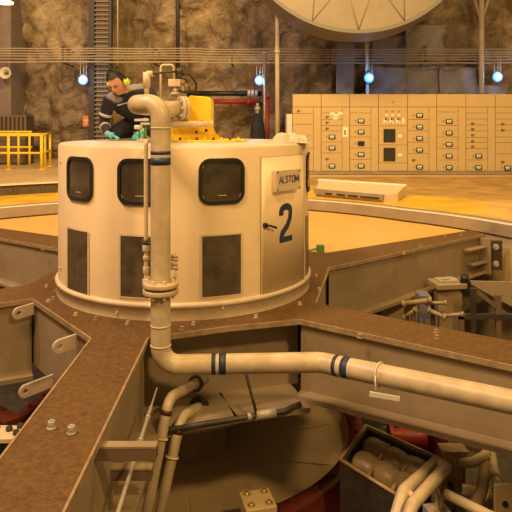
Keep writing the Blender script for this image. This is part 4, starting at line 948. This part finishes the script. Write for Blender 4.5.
# ------------------------------------------------------------------ inside the pit
RZ=-1.50
br2=thing('guide_bearing','round tan bowl with a bolted red rim deep in the pit below the bracket','bearing',(CX,CY,PZ))
m=MB(); m.lathe([(1.70,RZ-.04),(1.70,RZ+.05),(1.83,RZ+.05),(1.85,RZ+.03),(1.85,RZ-.10),(1.92,RZ-.12),(1.92,PZ)],(CX,CY,0),96); obj('rim',m,M['red'],br2)
m=MB(); m.lathe([(1.70,RZ+.02),(1.66,RZ-.10),(1.45,RZ-.14),(1.0,RZ-.18),(.40,RZ-.19),(.001,PZ+.05)],(CX,CY,0),96); obj('bowl',m,M['tan'],br2)
m=MB(); m.lathe([(.95,-.66),(.95,-1.12),(.90,-1.16),(.42,-1.16),(.42,PZ+.05)],(CX,CY,0),72); obj('skirt',m,M['web'],br2)
for k in range(40):
    a=2*PI*k/40; m=MB(); m.hexbolt((CX+1.77*math.cos(a),CY+1.77*math.sin(a),RZ+.05),(0,0,1),.016,.028); obj('bolt',m,M['red'],br2)
for k in range(12):
    a=2*PI*(k+.3)/12; m=MB(); m.bar((CX+1.02*math.cos(a),CY+1.02*math.sin(a),RZ-.18),(CX+1.60*math.cos(a),CY+1.60*math.sin(a),RZ-.115),.025,.015); obj('rib',m,M['tan'],br2)
# bolted block on the rim
cb=thing('bearing_block','tan block with four brass bolts on the red rim at bottom centre','block',(.01,4.98,RZ+.05))
m=MB(); cbp=Vector((.015,4.93,RZ+.11)); m.box(cbp,(.25,.26,.12),rz=.25); obj('block',m,M['tan'],cb,bev=.008)
for sx in(-1,1):
    for sy in(-1,1):
        q=cbp+Matrix.Rotation(.25,3,'Z')@Vector((sx*.072,sy*.075,.06)); m=MB(); m.cyl(q,q+Vector((0,0,.008)),.030); m.cyl(q,q+Vector((0,0,.022)),.022,.016); obj('bolt',m,M['brass'],cb)
# oil cooler trough
oc=thing('oil_cooler','open brown casing with ribbed castings inside, right of the red rim','cooler',(1.1,5.2,PZ))
TZ=-1.05
q=[on(366,426,TZ),on(437,458,TZ),on(396,495,TZ),on(340,460,TZ)]
cq=sum(q,Vector())/4
m=MB()
for a,b in zip(q,q[1:]+q[:1]):
    ia=a+(cq-a).normalized()*.045; ib=b+(cq-b).normalized()*.045
    m.add([P(a,TZ),P(b,TZ),P(ib,TZ),P(ia,TZ),P(a,PZ),P(b,PZ),P(ib,PZ),P(ia,PZ)],[(0,1,2,3),(0,4,5,1),(2,6,7,3)])
obj('casing',m,M['dark'],oc)
m=MB()
for a,b in zip(q,q[1:]+q[:1]): m.tube([P(a,TZ+.004),P(b,TZ+.004)],.014,8)
obj('rim',m,M['casting'],oc)
m=MB(); m.add([P(k+(cq-k)*.06,TZ-.22) for k in q],[(0,1,2,3)]); obj('tray',m,M['casting'],oc)
e1=(q[1]-q[0]); e2=(q[3]-q[0])
for t in (.24,.66):
    m=MB(); pts_=[];rr_=[]
    for k in range(25):
        f=k/24; pts_.append(P(q[0]+e1*(.08+.84*f)+e2*t*.93,TZ-.12)); rr_.append(.095+.026*abs(math.sin(f*PI*3))**.6+(0 if 0<k<24 else -.03))
    m.tube(pts_,rr_,16); obj('casting',m,M['casting'],oc)
m=MB(); a=q[0]+e1*.36+e2*.05; b=q[0]+e1*.36+e2*.92; m.bar(P(a,TZ-.08),P(b,TZ-.08),.03,.08); a=q[0]+e1*.68+e2*.05; b=q[0]+e1*.68+e2*.92; m.bar(P(a,TZ-.08),P(b,TZ-.08),.03,.08); obj('rib',m,M['casting'],oc,bev=.008)
c=at(388,436,5.45); m=MB(); m.cyl((c.x,c.y,TZ-.18),(c.x,c.y,TZ+.08),.013); m.cyl((c.x,c.y,TZ-.12),(c.x,c.y,TZ-.10),.04); obj('dipstick',m,M['black'],oc)
# red flanged casing behind
rf=thing('red_casing','red bolted casing tucked under the right bracket arm behind the cooler','casing',(1.5,5.7,PZ))
c=Vector((1.72,5.62,-.95)); m=MB(); m.box((1.60,5.72,-1.50),(.60,.30,.74)); m.cyl((1.22,5.58,-1.20),(1.54,5.58,-1.20),.10); obj('body',m,M['redpipe'],rf,bev=.02)
m=MB(); m.cyl((1.60,5.54,-1.15),(1.68,5.54,-1.15),.17); obj('flange',m,M['redpipe'],rf,bev=.01)
m=MB(); m.cyl((1.20,5.58,-1.20),(1.25,5.58,-1.20),.13); obj('flange',m,M['redpipe'],rf,bev=.01)
for k in range(8):
    a=2*PI*k/8; m=MB(); m.hexbolt((1.20,5.58+.105*math.cos(a),-1.20+.105*math.sin(a)),(-1,0,0),.014,.02); obj('bolt',m,M['brass'],rf)
# red sump in the foreground bottom
rd=thing('red_sump','dark red ribbed sump below the cooler at bottom of view','casing',(.75,4.4,PZ))
m=MB(); m.box((.72,4.42,-1.70),(.85,.7,.5),rz=-.5); obj('body',m,M['red'],rd,bev=.02)
for k in range(5):
    m=MB(); c=Vector((.72,4.42,-1.44))+Matrix.Rotation(-.5,3,'Z')@Vector((-.28+.14*k,0,0)); m.box(c,(.03,.58,.06),rz=-.5); obj('rib',m,M['red'],rd,bev=.006)
for k in range(6):
    m=MB(); c=Vector((.72,4.42,-1.45))+Matrix.Rotation(-.5,3,'Z')@Vector((-.30+.12*k,-.27,0)); m.hexbolt(c,(0,0,1),.018,.03); obj('bolt',m,M['brass'],rd)
# twin bent pale pipes bottom right
tp_=thing('twin_pipe','pair of pale bent pipes joined by short cross pieces at bottom right','pipe',(1.2,4.2,PZ))
def pp(*pts): return [at(a,b,d) for a,b,d in pts]
a1=fillet(pp((437,461,4.75),(403,492,4.25),(392,530,4.10))+[at(392,530,4.10)*1+Vector((0,0,-.20))],.08); a2=fillet(pp((446,467,4.60),(412,505,4.10),(402,540,3.98))+[at(402,540,3.98)+Vector((0,0,-.14))],.08)
for a in (a1,a2):
    m=MB(); m.tube(a,.043,16); obj('tube',m,M['pipe'],tp_)
m=MB(); m.tube(pp((437,461,4.75),(446,467,4.60)),.036,12); m.tube(pp((406,489,4.30),(416,500,4.15)),.022,12); obj('cross_piece',m,M['pipe'],tp_)
m=MB(); m.tube(pp((437,461,4.75))+[at(437,461,4.75)+Vector((.02,.1,-.55))],.04,12); obj('leg',m,M['pipe'],tp_)
m=MB(); m.tube(fillet(pp((440,491,4.5),(488,515,4.1),(530,536,3.8)),.05),.035,14); m.tube([at(440,491,4.5),at(440,491,4.5)+Vector((0,.05,-.45))],.03,10); m.tube([at(520,531,3.87),at(520,531,3.87)+Vector((0,.0,-.35))],.03,10); tag(obj('drain_pipe',m,M['pipe']),'straight pale pipe slanting down to bottom right corner','pipe')
# hoses, brackets and plates bottom right
m=MB(); m.tube(fillet(pp((458,462,5.0),(472,463,4.95),(487,455,4.95),(487,440,5.2)),.08),.040,14); m.tube([at(458,462,5.0),at(458,462,5.0)+Vector((-.10,.1,0))],.04); tag(obj('bent_hose',m,M['pipe']),'short pale bent hose running from grey bracket under the right arm','hose')
m=MB(); m.tube(fillet(pp((464,444,5.25),(482,449,5.15),(500,446,5.4)),.08),.032,12); tag(obj('bent_hose',m,M['cream2']),'upper pale hose curving just under the right arm flange','hose')
m=MB(); m.tube(fillet(pp((487,458,5.0),(482,490,4.7),(472,515,4.4),(466,548,4.2)),.10),.045,14); tag(obj('bent_hose',m,M['casting']),'dark brown hose hanging down at lower right','hose')
m=MB(); m.tube(fillet(pp((492,452,5.0),(495,475,4.8),(498,500,4.6),(496,552,4.45)),.10),[.03]*1 and .03,12); m.cyl(at(494,470,4.83),at(495,478,4.78),.04); m.cyl(at(497,490,4.67),at(498,498,4.61),.04); tag(obj('bent_hose',m,M['pipe']),'thin hose with collars hanging beside the holed tan plate','hose')
m=MB(); c=at(450,470,5.05); m.box((c.x,c.y,c.z-.28),(.17,.12,.70)); m.box((c.x+.02,c.y,c.z+.12),(.22,.14,.14)); m.b2((c.x-.05,c.y-.08,PZ),(c.x+.05,c.y+.05,c.z-.5)); tag(obj('support_bracket',m,M['casting'],bev=.01),'brown support bracket standing right of the cooler','bracket')
m=MB(); c=at(448,443,5.5); m.box(c,(.17,.10,.10)); m.b2((c.x-.04,c.y-.04,PZ),(c.x+.04,c.y+.04,c.z)); tag(obj('junction_box',m,M['cream2'],bev=.008),'pale junction box just under the right arm flange','box')
hpz=at(508,498,4.3); m=MB(); N=20; o=at(503,499,4.35)
m.extr([(-.06,-.65),(.30,-.65),(.30,.06),(.03,.10),(-.06,.10)],o,(1,.15,0),(0,0,1),(0,.03,0)); ph_=obj('gusset_plate',m,M['tan'],bev=.004); tag(ph_,'tan upright plate with dark hole in bottom right corner','plate')
m=MB(); m.cyl(o+Vector((.015,-.004,-.035)),o+Vector((.015,.006,-.035)),.022); obj('hole',m,M['black'],ph_)
m=MB(); m.box(at(470,500,5.0)+Vector((0,0,-.18)),(.5,.25,.5),rz=-.4); tag(obj('pump_body',m,M['casting'],bev=.04),'dark brown pump body behind the hanging hoses','pump')
m=MB(); c=at(437,508,4.5); m.box((c.x,c.y,(c.z+PZ)/2),(.16,.14,c.z-PZ),rz=.2); tag(obj('terminal_box',m,M['lug'],bev=.006),'small tan box under the slanting drain pipe','box')
def hose(name,pts,r,m_,lab,cat='hose'):
    mb=MB(); p=[on(a,b,z) for a,b,z in pts]; mb.tube(fillet(p,.08),r,12)
    for q,w_ in ((p[0],p[1]),(p[-1],p[-2])): d=(w_-q).normalized(); mb.cyl(q,q+d*.05,r*1.45,n=12)
    return tag(obj(name,mb,m_),lab,cat)
hose('bent_hose',[(430,462,-1.25),(455,490,-1.25),(452,520,-1.25)],.022,M['dark'],'thin black hose between the twin pipes and the support bracket')
o=on(16,383,-.88); mb=MB(); mb.tube(fillet([Vector((-2.9,5.3,-1.1)),Vector((-2.45,5.15,-1.12)),Vector((-2.0,5.3,-1.15)),Vector((-1.7,5.05,-1.3)),Vector((-1.7,5.05,PZ))],.08),.035,12); tag(obj('bent_hose',mb,M['casting']),'brown hose running under the lowest lifting lug at far left','hose')
mb=MB(); mb.cyl((-2.55,4.75,PZ),(-2.55,4.75,-1.0),.07); mb.cyl((-2.55,4.75,-1.02),(-2.55,4.75,-.96),.11); mb.cyl((-2.55,4.75,-.96),(-2.55,4.75,-.92),.04,n=6,sm=False); tag(obj('gate_valve',mb,M['lug'],bev=.004),'pale valve standing at left edge beside the dark lidded box','valve')
mb=MB(); mb.box((1.95,4.72,-1.55),(.34,.28,.6),rz=-.5); mb.box((1.95,4.72,-1.22),(.26,.20,.06),rz=-.5); mb.cyl((1.87,4.68,-1.2),(1.87,4.68,-1.08),.04); mb.cyl((2.03,4.74,-1.2),(2.03,4.74,-1.1),.03); tag(obj('filter_housing',mb,M['casting'],bev=.012),'brown filter housing with two stubs behind the holed plate at right','filter')
# two oil pipes with red bands
for k,(pts,lab) in enumerate(((((206,378,5.28),(169,398,4.62),(147,512,4.42)),'left pale oil pipe with dark red band below the thick pipe'),(((208,402,5.28),(181,417,4.66),(160,512,4.5)),'right pale oil pipe with dark red band and round flange'))):
    P3=pp(*pts); d=(P3[2]-P3[1]); end=P3[2]+d*((PZ-P3[2].z)/d.z); base=end.copy()
    t=thing('oil_pipe',lab,'pipe',base,'twin oil pipes in the front pit'); path_=fillet([P3[0],P3[1],end],.10,8)
    m=MB(); m.tube(path_,.040,16); obj('tube',m,M['pipe'],t)
    dn=d.normalized(); c=P3[1]+dn*.10; obj('band',collar(c,dn,.0415,.035,16),M['red'],t)['label']='dark red band'
    c=P3[1]+dn*.28; m=MB(); uu,vv,_=frame_of(dn); m.tube([c+(uu*math.cos(2*PI*i/20)+vv*math.sin(2*PI*i/20))*.046 for i in range(21)],.007,8); obj('clamp',m,M['cream2'],t)
    c=P3[0].lerp(P3[1],.35); obj('weld_bead',collar(c,P3[1]-P3[0],.0425,.012,16),M['cream2'],t)
    c=P3[0].lerp(P3[1],.36 if k else .30); obj('flange',collar(c,P3[1]-P3[0],.085 if k else .065,.02,20),M['dark'],t)
# thin rod
p0=at(157,388,4.35); p1=at(118,512,3.08); d=p1-p0; end=p1+d*((PZ-p1.z)/d.z)
end=p1+d*.12
m=MB(); m.tube([p0,p0+d*.20,p0+d*.201,p1,end,Vector((end.x,end.y,PZ))],[.005,.008,.012,.012,.012,.012],10); m.cyl(p0+d*.30,p0+d*.315,.017); m.cyl(p0+d*.5,p0+d*.515,.017); tag(obj('sensor_rod',m,M['steel']),'thin slanting rod left of the twin oil pipes','rod')
# brackets on the arm side
for (y0,y1,z0,z1,x1,lab) in ((3.28,3.34,-.125,-.045,-.53,'upper tan shelf bracket welded to side of the front arm'),(3.66,3.72,-.45,-.375,-.62,'lower short shelf bracket on side of the front arm')):
    m=MB(); m.b2((-.872,y0,z1-.02),(x1,y1,z1),1); m.b2((-.872,y0,z0),(x1,y0+.015,z1-.01)); m.b2((-.872,y1-.015,z0),(x1,y1,z1-.01)); o=obj('shelf_bracket',m,[M['brownbox'],M['web']],br,bev=.003); o['label']=lab  # sides darker than the lit top: shade put into their colour
# dark valve pipe in front of the hub web
vp=thing('valve_pipe','dark slim pipe with a valve lying along the lower hub flange','pipe',on(240,418,-.63))
m=MB(); m.tube(fillet([on(168,430,-.61),on(242,418,-.61),on(285,411,-.61),on(300,404,-.61)],.05),.022,12); obj('tube',m,M['dark'],vp)
m=MB(); m.cyl(on(256,415.5,-.60),on(275,412.5,-.60),.036); m.cyl(on(247,417,-.605),on(251,416.2,-.605),.028); obj('valve_body',m,M['steel'],vp)
m=MB(); m.tube(fillet([on(257,415,-.60),at(253,400,4.80),at(246,374,4.93)],.04),.012,10); obj('branch',m,M['dark'],vp)
# left pit: pale topped relay box and red base pieces
rb_=thing('relay_box','dark box with scuffed pale lid left of the front arm','box',(-2.0,5.0,PZ))
c=Vector((-2.02,4.98,0)); m=MB(); m.b2((c.x-.17,c.y-.10,PZ),(c.x+.14,c.y+.10,-.86)); obj('body',m,M['black'],rb_,bev=.006)
m=MB(); m.b2((c.x-.18,c.y-.11,-.86),(c.x+.15,c.y+.11,-.82)); obj('lid',m,M['cream2'],rb_,bev=.006)
m=MB()
for dx,dy in ((-.1,.06),(.02,.02),(.1,-.04),(-.06,-.06),(.09,.07)): m.cyl((c.x+dx,c.y+dy,-.82),(c.x+dx,c.y+dy,-.79),.026,n=12)
obj('knob',m,M['dark'],rb_)
m=MB(); m.extr([(0,0),(.42,0),(.30,.25),(.05,.25)],(-1.86,5.25,-1.25),(.6,-.8,0),(0,0,1),(-.06,-.04,0)); m.box((-1.66,4.90,-1.30),(.5,.34,.10),rz=.6); m.b2((-1.70,4.80,PZ),(-1.60,4.95,-1.3)); tag(obj('guard_plate',m,M['lug'],bev=.006),'pale slanted guard plate beside the left edge of the front arm','plate')
m=MB(); m.box((-2.3,5.55,-.99),(.42,.16,.12),rz=-.65); m.cyl((-2.36,5.42,PZ),(-2.36,5.42,-1.0),.05); m.cyl((-2.2,5.3,PZ),(-2.2,5.3,-1.02),.05); m.b2((-2.34,5.5,PZ),(-2.26,5.58,-1.0)); tag(obj('link_bar',m,M['red'],bev=.01),'dark red linkage under the lowest lifting lug','linkage')
# right pit
pd=thing('pad_stand','pale flat pad on a brown pedestal between the two right arms','stand',(2.5,8.0,PZ))
m=MB(); m.box((2.49,8.05,-.43),(.40,.34,.07),rz=.15); obj('pad',m,M['web'],pd,bev=.01)
m=MB(); m.box((2.49,8.05,-.38),(.26,.20,.03),rz=.15); m.box((2.45,8.0,-.355),(.10,.06,.03),rz=.5); obj('fixture',m,M['steel'],pd,bev=.004)
m=MB(); m.b2((2.36,7.95,PZ),(2.66,8.2,-.46)); obj('pedestal',m,M['casting'],pd,bev=.01)
m=MB(); m.box((2.70,7.98,-.44),(.12,.12,.14)); m.cyl((2.7,7.98,-.39),(2.7,7.98,-.30),.05); obj('knob',m,M['black'],pd)
m=MB(); m.b2((2.02,7.62,PZ),(2.16,7.85,-.46)); tag(obj('control_post',m,M['bluebox'],bev=.012),'blue grey upright box left of the pad stand','box')
rl2=thing('pit_rail','dark brown steel rail frame at right between the right arms','railing',(2.8,7.5,PZ))
for px in (473,498): 
    x=(px-256)*7.5/F; m=MB(); m.b2((x-.03,7.47,PZ),(x+.03,7.53,-.34 if px==473 else -.42)); obj('post',m,M['dark'] if px==473 else M['brownbox'],rl2)
m=MB(); z=CH-(316-HY)*7.5/F; m.b2((2.46,7.46,z-.03),(3.3,7.52,z+.03)); obj('mid_rail',m,M['dark'],rl2)
m=MB(); m.b2((2.46,7.46,PZ),(2.52,7.52,z)); m.bar((2.66,7.5,-.36),(3.25,7.5,-.82),.05,.05); obj('brace',m,M['brownbox'],rl2)
def loosepipe(a,b,r,lab,d=7.2):
    p,q=at(*a,d),at(*b,d-.1); m=MB(); m.tube([p,q],r,12); m.cyl(p,p+(q-p)*.12,r*1.35); m.cyl(q-(q-p)*.12,q,r*1.35); mid=p.lerp(q,.5); o=obj('short_pipe',m,M['web'],origin=(mid.x,mid.y,PZ)); m=MB(); m.tube([mid,Vector((mid.x,mid.y+.1,PZ))],r*.7,8); obj('support',m,M['dark'],o); tag(o,lab,'pipe','short pipes between the right arms')
loosepipe((402,304),(432,300),.030,'leftmost pale short pipe above the right front arm',7.3)
loosepipe((428,310),(446,318),.026,'short pipe slanting down before the pad stand',7.0)
loosepipe((444,316),(464,314),.022,'short pipe with collars right of the slanting one, before the pad stand',7.0)
loosepipe((404,318),(416,309),.022,'short steep pipe lowest at left above the right front arm',7.0)
loosepipe((425,303),(447,303),.022,'level short pipe in front of the blue grey box',7.35)
m=MB(); c=at(398,298,8.1); m.b2((c.x-.22,c.y,PZ),(c.x+.25,c.y+.06,c.z-.02)); tag(obj('baffle_board',m,M['tan'],bev=.006),'pale upright board in shade under the right rear arm','board')
m=MB(); a,b,c_=at(465,281,8.6),at(540,283,8.4),at(540,322,8.4); m.add([a,b,c_,a+Vector((.0,.04,0)),b+Vector((0,.04,0)),c_+Vector((0,.04,0))],[(0,1,2),(5,4,3),(0,3,4,1),(1,4,5,2),(2,5,3,0)]); tag(obj('baffle_plate',m,M['web']),'grey brown sloping baffle plate at right edge above the rail frame','plate')

# ------------------------------------------------------------------ light and camera
w=bpy.data.worlds.new('World'); S.world=w; w.use_nodes=True; bg=w.node_tree.nodes['Background']; bg.inputs[0].default_value=(1,.64,.28,1); bg.inputs[1].default_value=.46
def area(name,loc,target,size,e,col):
    l=bpy.data.lights.new(name,'AREA'); l.size=size; l.energy=e; l.color=col; o=bpy.data.objects.new(name,l); COL.objects.link(o); o.location=loc
    o.rotation_euler=(Vector(target)-Vector(loc)).to_track_quat('-Z','Y').to_euler(); return o
area('hall_lamp_front',(-3.8,-.5,9.3),(-.6,6.2,0),2.0,1120,(1,.645,.28))
area('hall_lamp_side',(3.6,-1.2,6.2),(.0,5.4,-1.0),.6,620,(1,.64,.25))
area('hall_lamp_right',(6,6.0,10),(4.0,17.4,.8),1.6,820,(1,.66,.27))
area('hall_lamp_left',(-6.5,4.0,10),(-5.5,15,1),1.6,1900,(1,.66,.50))
area('hall_lamp_back',(-.2,8.0,10),(.8,20.5,2.0),1.6,1500,(1,.66,.16))
cam=bpy.data.cameras.new('Camera'); co=bpy.data.objects.new('Camera',cam); COL.objects.link(co); co.location=(0,0,CH); co.rotation_euler=(PI/2,0,0)
cam.sensor_width=36; cam.lens=F/512*36; cam.shift_y=-134/512; cam.clip_end=100; S.camera=co
S.view_settings.view_transform='Standard'; S.view_settings.look='None'; S.view_settings.exposure=-0.55; S.view_settings.gamma=1; S.view_settings.use_curve_mapping=False
